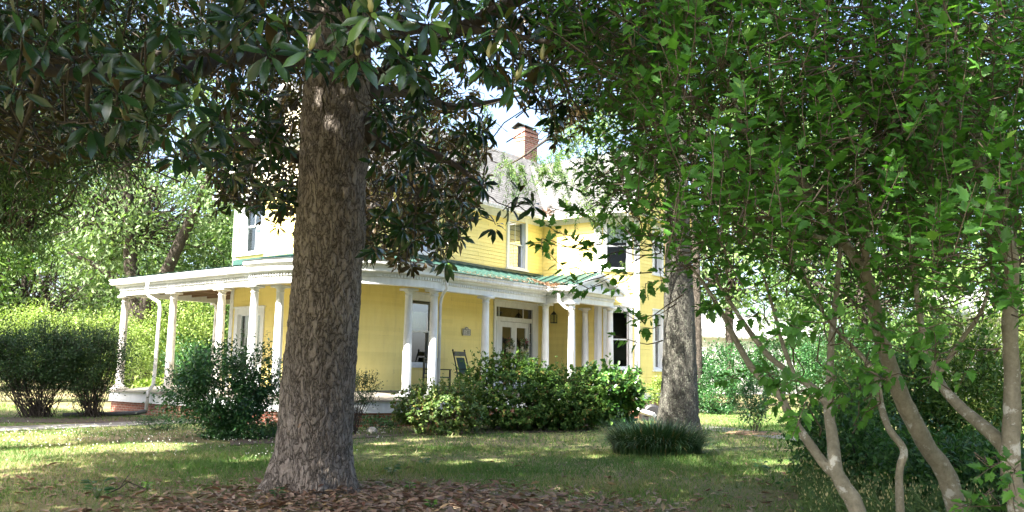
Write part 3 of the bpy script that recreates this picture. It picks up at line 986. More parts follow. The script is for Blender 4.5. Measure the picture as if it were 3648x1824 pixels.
m.box(20.98, 23.92, 13.90, 14.12, 3.80, 3.93)
m.make('pediment', M['white'], house)
m = MB(); path_extrude(m, [(PORT_L - .1, 15.0), (PORT_L - .1, 13.85)], gut_prof); m.make('gutter', M['gutter'], pr)

# downspouts
def spout(pts, r=0.04):
    m = MB(); m.tube(pts, r, 8); return m.make('downspout', M['gutter'], house, True)
spout([(12.66, 22.95, 3.84), (12.66, 22.95, 3.45), (12.72, 22.93, 3.36), (12.93, 22.75, 3.2), (12.95, 22.7, 3.05), (12.92, 22.7, 1.2), (12.9, 22.7, .85), (12.78, 22.72, .68), (12.75, 22.72, .1)], .05)
spout([(16.35, 14.83, 3.84), (16.40, 14.85, 3.5), (16.36, 14.95, 3.36), (16.42, 15.05, 3.25), (16.42, 15.08, 3.1), (16.42, 15.08, .7)])
spout([(21.05, 14.5, 3.84), (21.05, 14.5, 3.5), (21.12, 14.3, 3.3), (21.24, 14.14, 3.2), (21.24, 14.12, .7)], .05)
pc = CHAM; pu, pv = 24.6 + .02, 13.83 - .07
spout([(pu, pv, 6.5), (pu, pv, .35)], .045)

# leaf litter caught on the roofs
def litter_patch(name, pts_n, mat, parent, size=.05):
    P = np.array(pts_n)
    n = len(P)
    a = rng.uniform(0, 2 * np.pi, n)
    dx = np.stack([np.cos(a), np.sin(a), rng.normal(0, .25, n)], 1) * size * rng.uniform(.5, 1.4, n)[:, None]
    dy = np.stack([-np.sin(a), np.cos(a), rng.normal(0, .25, n)], 1) * size * .3
    V = np.stack([P - dx, P - dy, P + dx, P + dy], 1).reshape(-1, 3)
    F = np.arange(4 * n).reshape(n, 4)
    o = build(name, V, F, mat, parent, attr=np.repeat(rng.random(n), 4))
    return o
M['deadleaf'] = mat_leaf('fallen_leaves', [(0.0, (.145, .085, .058)), (.25, (.21, .132, .092)), (.5, (.26, .18, .13)), (.72, (.32, .255, .20)), (.86, (.36, .25, .12)), (.93, (.17, .075, .045)), (1.0, (.085, .057, .045))], None, .55, .1, .4, (1.2, .9, .5))
n = 700
t_ = rng.beta(1.2, 1.2, n)
uu = 16.7 + t_ * 4.5; vv = 14.9 + rng.exponential(.22, n)
pts = [(u, v, 3.97 + (v - 14.88) * .3 + .02) for u, v in zip(uu, vv)]
n = 900
tt = rng.beta(1, 2.2, n)
uu = 20.95 + .5 * tt + rng.normal(0, .14, n); vv = 14.5 + tt * 1.6 + rng.normal(0, .15, n)
pts += [(u, v, max(3.99 + (v - 14.88) * .3, 3.98 + (u - 21.0) * .345) + .02) for u, v in zip(uu, vv)]
o = litter_patch('roof_litter', pts, M['deadleaf'], house); o['kind'] = 'stuff'
n = 260
tt = rng.beta(1, 1.6, n) * .4
uu = 23.32 + tt + rng.normal(0, .1, n); vv = 16.52 + tt + rng.normal(0, .1, n)
pts = [(u, v, 6.6 + max(v - 16.55, u - 23.3) + .03) for u, v in zip(uu, vv)]
uu = rng.uniform(17, 23.2, 90); pts += [(u, 16.5 + abs(rng.normal(0, .06)), 6.62) for u in uu]
o = litter_patch('roof_litter', pts, M['deadleaf'], house); o['kind'] = 'stuff'
# ------------------------------------------------------------------ things on the porch
def house_thing(name, label, cat, u, v, z, group=None):
    return thing(name, label, cat, house=(u, v, z), group=group)

# rocking chair
def rocking_chair(u, v, z, label):
    t = house_thing('rocking_chair', label, 'rocking chair', u, v, z)
    # faces the street (-v); leans back towards the wall
    for sx in (-.27, .27):
        m = MB(); m.tube([(u + sx, v + .50, z + .10), (u + sx, v + .2, z + .025), (u + sx, v - .1, z + .012), (u + sx, v - .45, z + .06)], .018, 6); m.make('rocker', M['black'], t, True)
        m = MB(); m.tube([(u + sx, v + .18, z + .03), (u + sx, v + .22, z + .45), (u + sx * .97, v + .33, z + .85), (u + sx * .95, v + .44, z + 1.17)], [.022, .022, .02, .02], 8)
        m.lathe((u + sx * .95, v + .44), [(.012, z + 1.165), (.028, z + 1.19), (.02, z + 1.225)], 8); m.make('back_post', M['black'], t, True)
        m = MB(); m.tube([(u + sx * 1.05, v - .25, z + .02), (u + sx * 1.05, v - .25, z + .64)], .022, 8); m.make('front_leg', M['black'], t, True)
        m = MB(); m.box(u + sx * 1.05 - .045, u + sx * 1.05 + .045, v - .32, v + .27, z + .64, z + .665); m.make('armrest', M['black'], t)
    m = MB()
    for zz, h, dv in ((1.03, .13, .385), (.50, .06, .235)):
        m.box(u - .245, u + .245, v + dv, v + dv + .02, z + zz, z + zz + h)
    m.make('back_rail', M['black'], t)
    m = MB(); m.hexa([(u - .17, v + .235, z + .56), (u + .17, v + .235, z + .56), (u + .17, v + .25, z + .56), (u - .17, v + .25, z + .56),
                      (u - .17, v + .37, z + .985), (u + .17, v + .37, z + .985), (u + .17, v + .385, z + .985), (u - .17, v + .385, z + .985)]); m.make('back_panel', M['greencloth'], t)
    m = MB(); m.box(u - .28, u + .28, v - .28, v + .24, z + .40, z + .44); m.make('seat', M['black'], t)
rocking_chair(18.74, 16.0, .77, 'dark rocking chair with a tall green back on the porch by the house number sign')

def slat_chair(u, v, z, label):
    t = house_thing('porch_chair', label, 'chair', u, v, z)
    for sx in (-.27, .27):
        for dv, hh in ((-.25, .62), (.25, .95)):
            m = MB(); m.box(u + sx - .02, u + sx + .02, v + dv - .02, v + dv + .02, z, z + hh); m.make('leg', M['black'], t)
        m = MB(); m.box(u + sx - .035, u + sx + .035, v - .28, v + .23, z + .62, z + .645); m.make('armrest', M['black'], t)
    m = MB()
    for zz in (.5, .80, .91):
        m.box(u - .25, u + .25, v + .235, v + .265, z + zz, z + zz + .035)
    for s in np.linspace(-.22, .22, 9):
        m.box(u + s - .008, u + s + .008, v + .242, v + .258, z + .535, z + .80)
        m.box(u + s - .008, u + s + .008, v + .242, v + .258, z + .835, z + .91)
    m.make('backrest', M['black'], t)
    m = MB(); m.box(u - .25, u + .25, v - .27, v + .235, z + .40, z + .43); m.make('seat', M['black'], t)
    m = MB(); m.box(u - .25, u + .25, v - .26, v - .23, z + .15, z + .18); m.make('stretcher', M['black'], t)
slat_chair(17.62, 16.25, .775, 'black slatted chair half hidden behind the paired porch columns')

# house number
t = house_thing('house_number_sign', 'small arched plaque reading 130 on the yellow wall above the rocking chair', 'sign', 19.66, 16.98, 2.5)
m = MB()
sg = ((19.48, 16.98), (1, 0), (0, -1))
m.fbox(sg, 0, .37, 0.018, .04, 2.44, 2.64); m.fbox(sg, .10, .27, 0.018, .04, 2.64, 2.675); m.fbox(sg, .13, .24, 0.018, .04, 2.675, 2.70)
m.make('plate', M['signwhite'], t)
m = MB()
for a in ((.015, .355, 2.452, 2.468), (.015, .355, 2.612, 2.628), (.015, .031, 2.468, 2.612), (.339, .355, 2.468, 2.612)):
    m.fbox(sg, a[0], a[1], .04, .046, a[2], a[3])
for k in range(9):
    a0, a1 = math.pi * k / 9, math.pi * (k + 1) / 9
    m.fbox(sg, .185 + .06 * math.cos(a1) - .004, .185 + .06 * math.cos(a0) + .004, .04, .045, 2.635 + .05 * min(math.sin(a0), math.sin(a1)) - .004, 2.635 + .05 * max(math.sin(a0), math.sin(a1)) + .006)
m.make('border', M['black'], t)
m = MB()
h0, h1, hm, w = 2.487, 2.593, 2.54, .014
def seg(x0, x1, z0, z1): m.fbox(sg, x0, x1, .0402, .046, z0, z1)
seg(.095, .095 + w, h0, h1); seg(.083, .095, h1 - .025, h1 - .012); seg(.08, .123, h0, h0 + .012)
for zz in (h0, hm - .006, h1 - .012): seg(.15, .205, zz, zz + .012)
seg(.2055, .219, h0, h1)
for xx in (.245, .288): seg(xx, xx + w, h0 + .012, h1 - .012)
for zz in (h0, h1 - .012): seg(.25, .297, zz, zz + .0121)
m.make('digits', M['black'], t)

# lantern by the door
t = house_thing('lantern', 'black hanging porch lantern with glass sides right of the front door', 'lantern', 23.38, 16.3, 3.0)
lu, lv = 23.38, 16.3
m = MB(); m.tube([(lu, lv, 3.73), (lu, lv, 3.40)], .008, 6); m.make('chain', M['black'], t)
m = MB(); m.lathe((lu, lv), [(.10, 3.28), (.075, 3.33), (.03, 3.37), (.012, 3.40)], 8); m.make('hood', M['black'], t)
m = MB()
for a in range(4):
    x, y = lu + .075 * (1 if a in (0, 3) else -1), lv + .075 * (1 if a < 2 else -1)
    m.box(x - .008, x + .008, y - .008, y + .008, 3.02, 3.28)
m.box(lu - .085, lu + .085, lv - .085, lv + .085, 2.99, 3.02)
m.make('frame', M['black'], t)
m = MB(); m.box(lu - .07, lu + .07, lv - .07, lv + .07, 3.021, 3.278); m.make('pane', M['glass'], t)

# wreaths
M['wreathleaf'] = mat_leaf('wreath_leaves_and_petals', [(0, (.03, .07, .02)), (.35, (.06, .11, .03)), (.36, (.5, .48, .40)), (.7, (.62, .58, .5)), (.75, (.35, .06, .10)), (.86, (.45, .12, .16)), (.87, (.10, .16, .05)), (1, (.18, .22, .08))], None, .6, .2)
def wreath(u, z, label, flip):
    t = house_thing('wreath', label, 'wreath', u, 16.93, z, 'wreaths on the front doors')
    n = 420
    a = rng.uniform(0, 2 * np.pi, n); r = .165 + rng.normal(0, .035, n)
    P = np.stack([u + r * np.cos(a), 16.93 - np.abs(rng.normal(.02, .03, n)), z + r * np.sin(a) * 1.15], 1)
    s = rng.uniform(.018, .042, n)
    th = rng.uniform(0, np.pi, n)
    dx = np.stack([np.cos(th), rng.normal(0, .4, n), np.sin(th)], 1) * s[:, None]
    dy = np.stack([-np.sin(th), rng.normal(0, .4, n), np.cos(th)], 1) * s[:, None] * .6
    V = np.stack([P - dx, P - dy, P + dx, P + dy], 1).reshape(-1, 3)
    low = np.sin(a) < -.3
    red = (np.sin(a) > .3) & (np.cos(a) * flip < 0)
    rr = np.where(low, rng.choice([.4, .5, .6, .68, .2], n), np.where(red, rng.choice([.76, .8, .3, .95], n), rng.choice([.05, .2, .3, .9, .95, .5], n)))
    build('flowers', V, np.arange(4 * n).reshape(n, 4), M['wreathleaf'], t, attr=np.repeat(rr, 4))
    m = MB(); k = 24
    m.tube([(u + .16 * math.cos(x), 16.945, z + .185 * math.sin(x)) for x in np.linspace(0, 2 * np.pi, k)], .018, 6, False); m.make('ring', M['oldwood'], t, True)
    m = MB()
    for q in (-.03, .04):
        m.fbox(((u + flip * .14, 16.93), (1, 0), (0, -1)), q, q + .025, -.005, .0, z - .55, z - .12)
    m.make('ribbon', M['signwhite'], t)
wreath(21.78, 2.2, 'flower wreath on the left leaf of the white double door', 1)
wreath(22.55, 2.2, 'flower wreath on the right leaf of the white double door', -1)

# drain pipe on the ground at the left porch, white spout and dark bin at the bay
M['drain'] = mat_flat('grey_black_corrugated_pipe', (.06, .065, .07), .5)
t = house_thing('drain_pipe', 'dark corrugated drain pipe lying on the ground below the left porch downspout', 'drain pipe', 12.6, 22.7, 0)
m = MB()
ps = [(12.76, 22.72, .14), (12.55, 22.75, .10), (11.9, 23.1, .07), (10.9, 23.6, .06)]
pp_ = []; rr_ = []
for i in range(60):
    f = i / 59 * 3; j = min(int(f), 2); w_ = f - j
    pp_.append(np.array(ps[j]) * (1 - w_) + np.array(ps[j + 1]) * w_); rr_.append(.058 + .006 * (i % 2))
m.tube(pp_, rr_, 10); m.make('pipe', M['drain'], t, True)
t = thing('spout_end', 'white metal downspout end lying on the ground by the dark bin', 'downspout', gpt(2300, 1478))
pa, pb_ = at(2262, 1458, 24.0), at(2332, 1480, 23.2)
m = MB(); m.tube([pa, pb_], .075, 4); m.make('spout', M['gutter'], t)
gb = np.array([4.15, 25.0, 0])
t = thing('bin', 'black round topped bin against the brick base of the bay', 'bin', gb)
m = MB()
k = 14
pr_ = [(.30 * math.cos(a), .30 * math.sin(a)) for a in np.linspace(math.pi, 0, k)]
vs = []
for dep, s in ((-.03, .8), (0, 1), (.55, 1), (.55, .9)):
    for x, z in pr_:
        vs.append((gb[0] + x * s, gb[1] + dep, .16 + z * s * 1.1))
f = []
for i in range(3):
    for j in range(k - 1): f.append((i * k + j, i * k + j + 1, (i + 1) * k + j + 1, (i + 1) * k + j))
f.append(tuple(range(k))); f.append(tuple(range(3 * k, 4 * k)))
m.add(vs, f); m.box(gb[0] - .31, gb[0] + .31, gb[1], gb[1] + .55, 0, .165)
m.make('shell', M['blackplastic'], t)
# ------------------------------------------------------------------ the ground
m, nt, b = new_mat('lawn_soil_and_grass')
v = objco(nt)
n1 = noise(nt, 0.22, 6, v, 0.6); n2 = noise(nt, 2.2, 6, v, 0.65); n3 = noise(nt, 26, 4, v, 0.7)
ad = nd(nt, 'ShaderNodeMath', operation='MULTIPLY_ADD'); ad.inputs[1].default_value = 0.55
nt.links.new(n2, ad.inputs[0]); nt.links.new(n1, ad.inputs[2])
c1 = ramp(nt, ad.outputs[0], [(0.62, (.10, .125, .035)), (0.76, (.16, .15, .055)), (0.9, (.20, .155, .085))])
c2 = ramp(nt, n3, [(.3, (.45, .45, .45)), (.7, (1.25, 1.25, 1.2))])
nt.links.new(mixc(nt, .8, c1, c2, 'MULTIPLY'), b.inputs['Base Color'])
b.inputs['Roughness'].default_value = 0.95
bump(nt, b, n3, .6, .04)
M['lawn'] = m
g = build('lawn', [(-500, -200, 0), (500, -200, 0), (500, 900, 0), (-500, 900, 0)], [(0, 1, 2, 3)], M['lawn'])
tag(g, kind='structure')


def flat_poly(name, pts, z, mat, thick=0.0):
    pts = [(p[0], p[1], z) for p in pts]
    n = len(pts)
    lo = [(p[0], p[1], z - .08) for p in pts]
    o = build(name, pts + lo, [tuple(range(n))] + [(i, n + i, n + (i + 1) % n, (i + 1) % n) for i in range(n)], mat)
    return tag(o, kind='structure')
def hp(u, v): return hw(u, v)[:2]
flat_poly('path', [hp(-6, 19.55), hp(12.75, 19.35), hp(12.75, 20.55), hp(-6, 20.95)], .018, M['concrete'])
flat_poly('path', [gpt(2380, 1503), gpt(2380, 1517), gpt(2490, 1530), gpt(2680, 1553), gpt(2830, 1572), gpt(2990, 1590), gpt(3000, 1562), gpt(2800, 1546), gpt(2650, 1531), gpt(2490, 1514)][::-1], .016, M['concrete'])

flat_poly('unseen_road', [(-200, -11), (200, -11), (200, -3.5), (-200, -3.5)], .012, mat_flat('asphalt', (.05, .05, .052), .9))  # unseen dark strip added to cut ground bounce onto the house

M['mulch'] = mat_flat('dark_bare_mulch', (.075, .05, .035), .95)
flat_poly('mulch_bed', [gpt(-300, 1512), gpt(0, 1506), gpt(300, 1508), gpt(600, 1504), gpt(590, 1492), gpt(400, 1486), gpt(200, 1488), gpt(-300, 1488)], .014, M['mulch'])
flat_poly('mulch_bed', [gpt(820, 1590), gpt(1330, 1560), gpt(1500, 1550), gpt(2250, 1535), gpt(2250, 1505), gpt(1300, 1530), gpt(820, 1545)], .014, M['mulch'])
# ------------------------------------------------------------------ foliage helpers
def vnoise(P, s=1.0, seed=0):
    """smooth value noise at points (N,3), -1..1"""
    Q = np.asarray(P) * s + seed * 17.3
    i = np.floor(Q).astype(np.int64); f = Q - i; f = f * f * (3 - 2 * f)
    def h(a, b, c):
        n = (a * 374761393 + b * 668265263 + c * 2147483647 + seed * 1013904223) & 0xffffffff
        n = ((n ^ (n >> 13)) * 1274126177) & 0xffffffff
        n = n ^ (n >> 16)
        return (n & 0xffff) / 32767.5 - 1
    r = 0
    for dx in (0, 1):
        for dy in (0, 1):
            for dz in (0, 1):
                w = np.where(dx, f[:, 0], 1 - f[:, 0]) * np.where(dy, f[:, 1], 1 - f[:, 1]) * np.where(dz, f[:, 2], 1 - f[:, 2])
                r = r + w * h(i[:, 0] + dx, i[:, 1] + dy, i[:, 2] + dz)
    return r


def unit(a):
    return a / (np.linalg.norm(a, axis=-1, keepdims=True) + 1e-9)


def rand_dir(n):
    return unit(rng.normal(size=(n, 3)))


T_MAG = (np.array([(0, 0, 0), (.34, 0, .05), (.70, 0, .03), (1, 0, -.07), (.26, .115, .08), (.68, .14, .06), (.26, -.115, .08), (.68, -.14, .06)]),
         np.array([(0, 1, 4), (1, 5, 4), (1, 2, 5), (2, 3, 5), (0, 6, 1), (1, 6, 7), (1, 7, 2), (2, 7, 3)]))
_o = [(0, 0), (.05, .11), (.17, .17), (.30, .40), (.37, .24), (.46, .215), (.57, .29), (.61, .17), (.70, .15), (.78, .17), (.82, .085), (1, 0)]
_z = lambda x, y: .26 * abs(y) - .16 * max(0, x - .35) ** 1.5 + .02
_v = [(.36, 0, .0)] + [(x, y, _z(x, y)) for x, y in _o] + [(x, -y, _z(x, y)) for x, y in _o[1:-1]][::-1]
T_LOBE = (np.array(_v), np.array([(0, i, i + 1) for i in range(1, len(_v) - 1)] + [(0, len(_v) - 1, 1)]))
T_LEAF = (np.array([(0, 0, 0), (.45, .22, .06), (1, 0, -.05), (.45, -.22, .06)]), np.array([(0, 2, 1), (0, 3, 2)]))
T_WIDE = (np.array([(0, 0, 0), (.2, .22, .04), (.6, .26, .05), (1, 0, -.04), (.6, -.26, .05), (.2, -.22, .04)]), np.array([(0, 3, 1), (1, 3, 2), (0, 5, 3), (5, 4, 3)]))
T_NARROW = (np.array([(0, 0, 0), (.4, .085, .02), (1, 0, -.04), (.4, -.085, .02)]), np.array([(0, 2, 1), (0, 3, 2)]))


def leaves(tmpl, P, axis, nrm, size):
    tv, tf = tmpl
    X = unit(axis)
    Y = unit(np.cross(nrm, X))
    Z = np.cross(X, Y)
    s = np.broadcast_to(np.asarray(size, float), (len(P),))[:, None]
    V = P[:, None, :] + (X * s)[:, None, :] * tv[None, :, 0:1] + (Y * s)[:, None, :] * tv[None, :, 1:2] + (Z * s)[:, None, :] * tv[None, :, 2:3]
    k = len(tv)
    F = (tf[None] + (np.arange(len(P)) * k)[:, None, None]).reshape(-1, tf.shape[1])
    return V.reshape(-1, 3), F, k


def leaf_mesh(name, tmpl, P, axis, nrm, size, mat, parent, rnd=None, smooth=True):
    V, F, k = leaves(tmpl, P, axis, nrm, size)
    if rnd is None: rnd = rng.random(len(P))
    return build(name, V, F, mat, parent, smooth, attr=np.repeat(np.clip(rnd, 0, 1), k))


def tubes(A, B, r0, r1, k=3, mids=2, wob=0.06):
    """many thin bent twigs from A to B as one vertex/face set"""
    n = len(A)
    L = np.linalg.norm(B - A, axis=1)[:, None]
    pts = []
    ts = np.linspace(0, 1, mids + 2)
    for t in ts:
        p = A * (1 - t) + B * t
        if 0 < t < 1:
            p = p + rng.normal(size=(n, 3)) * wob * L
        pts.append(p)
    d = unit(B - A)
    ref = np.where(np.abs(d[:, 2:3]) < .9, np.array([[0, 0, 1.]]), np.array([[1., 0, 0]]))
    a = unit(np.cross(d, ref)); b = np.cross(d, a)
    m = len(ts)
    V = np.zeros((n, m, k, 3))
    for i, t in enumerate(ts):
        r = (np.asarray(r0) * (1 - t) + np.asarray(r1) * t)
        r = np.broadcast_to(r, (n,))[:, None]
        for j in range(k):
            an = 2 * np.pi * j / k
            V[:, i, j] = pts[i] + r * (math.cos(an) * a + math.sin(an) * b)
    idx = np.arange(n * m * k).reshape(n, m, k)
    F = []
    for i in range(m - 1):
        for j in range(k):
            j2 = (j + 1) % k
            F.append(np.stack([idx[:, i, j], idx[:, i, j2], idx[:, i + 1, j2], idx[:, i + 1, j]], 1))
    return V.reshape(-1, 3), np.concatenate(F)


def bark_tube(name, pts, rad, mat, parent, k=14, sub=6, disp=0.03, freq=6.0):
    """smooth limb through points, with an uneven surface"""
    pts = np.asarray(pts, float); rad = np.asarray(rad, float)
    n = len(pts)
    t = np.linspace(0, n - 1, (n - 1) * sub + 1)
    i1 = np.clip(np.floor(t).astype(int), 0, n - 2); f = (t - i1)[:, None]
    i0, i2, i3 = np.clip(i1 - 1, 0, n - 1), i1 + 1, np.clip(i1 + 2, 0, n - 1)
    c = 0.5 * (2 * pts[i1] + (pts[i2] - pts[i0]) * f + (2 * pts[i0] - 5 * pts[i1] + 4 * pts[i2] - pts[i3]) * f ** 2 + (3 * pts[i1] - pts[i0] - 3 * pts[i2] + pts[i3]) * f ** 3)
    r = np.interp(t, np.arange(n), rad)
    m = MB(); m.tube(c, r, k)
    V = np.concatenate(m.v)
    cc = np.repeat(c, k, 0); rr = np.repeat(r, k)
    d = unit(V - cc)
    V = V + d * (rr * disp * 3 * (vnoise(V, freq, 3) + .5 * vnoise(V, freq * 2.6, 5)))[:, None]
    return build(name, V, m.f, mat, parent, True)


def clumped(center, radii, n, nclump, spread, shell=0.5, flat=0.6):
    """points in leaf clumps spread through an ellipsoid"""
    d = rand_dir(nclump)
    r = rng.uniform(shell, 1, nclump) ** .6
    C = np.array(center) + d * r[:, None] * np.array(radii)
    w = rng.uniform(.4, 1.6, nclump); w /= w.sum()
    ci = rng.choice(nclump, n, p=w)
    sp_ = rng.uniform(.6, 1.3, nclump)[ci][:, None] * spread
    off = rng.normal(size=(n, 3)) * sp_ * np.array([1, 1, flat])
    return C[ci] + off, C, ci


def foliage(name, P, center, size, mat, parent, tmpl=T_LEAF, up=.6, droop=0.3, rnd=None):
    n = len(P)
    out = unit(P - np.array(center))
    ax = unit(rand_dir(n) + out * .6 - np.array([0, 0, droop]))
    nr = unit(rand_dir(n) * .8 + np.array([0, 0, up]) + out * .4)
    return leaf_mesh(name, tmpl, P, ax, nr, size * rng.uniform(.65, 1.25, n), mat, parent, rnd)


# ------------------------------------------------------------------ foliage and bark materials
M['magleaf'] = mat_leaf('magnolia_leaf', [(0, (.012, .036, .010)), (.6, (.024, .068, .016)), (.85, (.06, .14, .028)), (1, (.13, .24, .045))],
                        [(0, (.042, .026, .010)), (.7, (.062, .045, .017)), (1, (.10, .12, .03))], .24, .10, .6, (1.6, 1.5, .4))
M['magbud'] = mat_flat('magnolia_bud_skin', (.42, .40, .18), .6)
M['magbark'] = mat_bark('magnolia_bark', (.13, .112, .096), (.29, .252, .217), (.43, .39, .35), 7.5, 2.6, 1.0, ((.30, .19, .115), 2.6, .66))
M['limbbark'] = mat_bark('dark_limb_bark', (.028, .024, .020), (.055, .047, .039), (.095, .084, .072), 9, 4, .5, None, False)
M['cypbark'] = mat_bark('lichened_grey_bark', (.05, .048, .042), (.11, .105, .09), (.18, .17, .145), 18, 2.2, .9, ((.22, .235, .18), 24, .54))
M['althbark'] = mat_bark('smooth_tan_bark', (.115, .105, .075), (.20, .185, .135), (.30, .28, .215), 14, 9, .35, ((.37, .37, .325), 9, .56), False)
M['twigbark'] = mat_flat('brown_twig_bark', (.085, .062, .04), .8)
M['brownbark'] = mat_bark('brown_bark', (.032, .028, .023), (.07, .06, .05), (.13, .115, .095), 7, 2, .7)
M['althleaf'] = mat_leaf('althea_leaf', [(0, (.040, .120, .020)), (.5, (.072, .200, .030)), (.85, (.115, .275, .042)), (1, (.22, .38, .07))], None, .5, .45, .4)
M['cypleaf'] = mat_leaf('cypress_needles', [(0, (.04, .11, .025)), (.5, (.085, .18, .035)), (1, (.19, .28, .05))], None, .6, .38)
M['oakleaf'] = mat_leaf('willow_oak_leaf', [(0, (.018, .05, .014)), (.6, (.036, .09, .022)), (1, (.08, .145, .034))], None, .55, .3)
M['bgleaf'] = mat_leaf('background_tree_leaf', [(0, (.035, .09, .02)), (.5, (.075, .16, .03)), (1, (.15, .25, .055))], None, .55, .35)
M['bgleaf2'] = mat_leaf('pale_tree_leaf', [(0, (.06, .115, .038)), (.5, (.115, .185, .065)), (1, (.20, .275, .12))], None, .55, .4)
M['shrubleaf'] = mat_leaf('dark_shrub_leaf', [(0, (.015, .06, .018)), (.6, (.028, .10, .025)), (1, (.06, .16, .035))], None, .4, .22)
M['fineleaf'] = mat_leaf('fine_shrub_leaf', [(0, (.014, .042, .012)), (.6, (.025, .068, .018)), (1, (.05, .11, .026))], None, .5, .25)
M['azleaf'] = mat_leaf('azalea_leaf', [(0, (.035, .085, .018)), (.5, (.065, .14, .026)), (.88, (.115, .195, .036)), (.97, (.16, .21, .05)), (1, (.22, .15, .05))], None, .62, .25, .25)
M['azbright'] = mat_leaf('young_azalea_leaf', [(0, (.05, .105, .022)), (.5, (.10, .175, .035)), (.8, (.17, .23, .055)), (.95, (.25, .24, .08)), (1, (.28, .13, .06))], None, .5, .3)
M['auleaf'] = mat_leaf('aucuba_leaf', [(0, (.03, .10, .02)), (.6, (.06, .16, .03)), (1, (.17, .27, .06))], None, .3, .2, .6)
M['lightleaf'] = mat_leaf('light_hedge_leaf', [(0, (.10, .17, .03)), (.5, (.17, .25, .05)), (1, (.27, .33, .09))], None, .5, .35)
M['liriope'] = mat_leaf('liriope_blade', [(0, (.025, .065, .026)), (.7, (.05, .115, .038)), (.93, (.06, .12, .035)), (.96, (.22, .16, .06)), (1, (.30, .18, .08))], None, .32, .12, .6)
M['grass'] = mat_leaf('grass_blade', [(0, (.045, .12, .018)), (.45, (.08, .175, .026)), (.72, (.125, .20, .04)), (.86, (.23, .23, .085)), (1, (.30, .25, .13))], None, .6, .3)
M['weed'] = mat_leaf('weed_stalk', [(0, (.05, .11, .03)), (.6, (.10, .17, .05)), (1, (.16, .22, .07))], None, .6, .25)
M['seed'] = mat_leaf('seed_head', [(0, (.36, .34, .15)), (1, (.55, .50, .28))], None, .7, .2)
M['clover'] = mat_leaf('clover_flower', [(0, (.55, .55, .5)), (1, (.75, .75, .7))], None, .8, .2)


def keep_poly(px, poly):
    xs, ys = zip(*poly)
    return np.interp(px, xs, ys)


# gaps in the canopy: where the sun gets through to these spots (world x, y, z, radius)
GAPS = [(*gpt(x, y)[:2], z, r) for x, y, z, r in ((60, 1590, 0, 1.0), (250, 1600, 0, .95), (430, 1590, 0, .8), (0, 1660, 0, .5), (120, 1560, 0, .7), (560, 1600, 0, .5), (640, 1585, 0, .35), (-120, 1600, 0, 1.2),
        (1360, 1580, 0, .28), (1480, 1565, 0, .3), (1620, 1555, 0, .25), (2010, 1525, 0, .4), (2080, 1530, 0, .3), (1760, 1640, 0, .28), (1640, 1650, 0, .22), (1330, 1660, 0, .16), (2130, 1630, 0, .2), (2780, 1650, 0, .3), (2700, 1690, 0, .2), (2600, 1500, 0, .5), (1960, 1680, 0, .15), (880, 1640, 0, .25))]
GAPS += [(*at(1540, 1440, 18.6), .38), (*at(1620, 1440, 18.6), .3), (*at(1480, 1500, 18.5), .25), (*at(2180, 1400, 21.0), .35), (*at(2150, 1450, 20.8), .25), (*at(1870, 1290, 20), .25),
         (*at(1275, 190, 4.8), .2), (*at(1440, 190, 5), .25), (*at(1750, 190, 5), .3), (*at(1880, 560, 17.5), 1.3), (*at(2100, 600, 17.6), 1.0)]
SUNB = -sun_dir
def sun_gap(P):
    """True for points that stand in the way of a gap"""
    bad = np.zeros(len(P), bool)
    for x, y, z, r in GAPS:
        d = P - np.array([x, y, z])
        t_ = d @ SUNB
        q_ = np.linalg.norm(d - t_[:, None] * SUNB, axis=1)
        bad |= (q_ < r * (.8 + .4 * rng.random(len(P)))) & (t_ > 1.2)
    return bad


# ------------------------------------------------------------------ the magnolia
mag_base = at(1112, 1744, 10.0); mag_base[2] = 0
mag = thing('magnolia_tree', 'big magnolia with thick grey brown trunk and glossy dark leaves, nearest the camera', 'tree', mag_base)
tr = [(1800, 1103, 350), (1744, 1110, 300), (1690, 1114, 280), (1600, 1119, 264), (1500, 1125, 257), (1400, 1132, 252), (1300, 1140, 248), (1200, 1148, 246), (1100, 1157, 243), (1000, 1165, 241), (900, 1172, 244), (840, 1175, 251), (760, 1179, 244), (600, 1186, 238), (480, 1192, 244), (340, 1198, 242), (100, 1210, 225), (-250, 1225, 200), (-700, 1250, 165), (-1400, 1280, 100), (-2000, 1300, 40)]
cen = np.array([at(c, y, 10.0) for y, c, w in tr]); rad = np.array([w / 2 * 10.0 / F_PX for y, c, w in tr])
nz_, k_ = 420, 128
t = np.linspace(0, 1, nz_) ** 1.35
zz = cen[0, 2] + (cen[-1, 2] - cen[0, 2]) * t
cx_, cy_, rr_ = np.interp(zz, cen[:, 2], cen[:, 0]), np.interp(zz, cen[:, 2], cen[:, 1]), np.interp(zz, cen[:, 2], rad)
th = np.linspace(0, 2 * np.pi, k_, endpoint=False)
Z, TH = np.meshgrid(zz, th, indexing='ij')
fl = np.clip(1 - Z / .75, 0, 1) ** 2
R = rr_[:, None] * (1 + fl * (.06 + .16 * np.cos(5 * TH + .6) + .11 * np.cos(3 * TH + 2)) + .025 * np.sin(2 * TH + Z * .9))
V = np.stack([cx_[:, None] + R * np.cos(TH), cy_[:, None] + R * np.sin(TH), Z], -1).reshape(-1, 3)
dirs = np.stack([np.cos(TH), np.sin(TH), 0 * TH], -1).reshape(-1, 3)
q = V * np.array([1, 1, .30])
plate = 1 - np.abs(vnoise(q + .25 * vnoise(V, 6, 9)[:, None], 13, 1))
crack = -np.clip(plate - .80, 0, 1) * 5
disp = .018 * crack + .008 * vnoise(V, 16, 2) + .005 * vnoise(V, 42, 4) + .012 * vnoise(V, 3.5, 6) + .02 * np.clip(vnoise(V * np.array([1, 1, .8]), 4.3, 8) - .5, 0, 1)
V = V + dirs * disp[:, None]
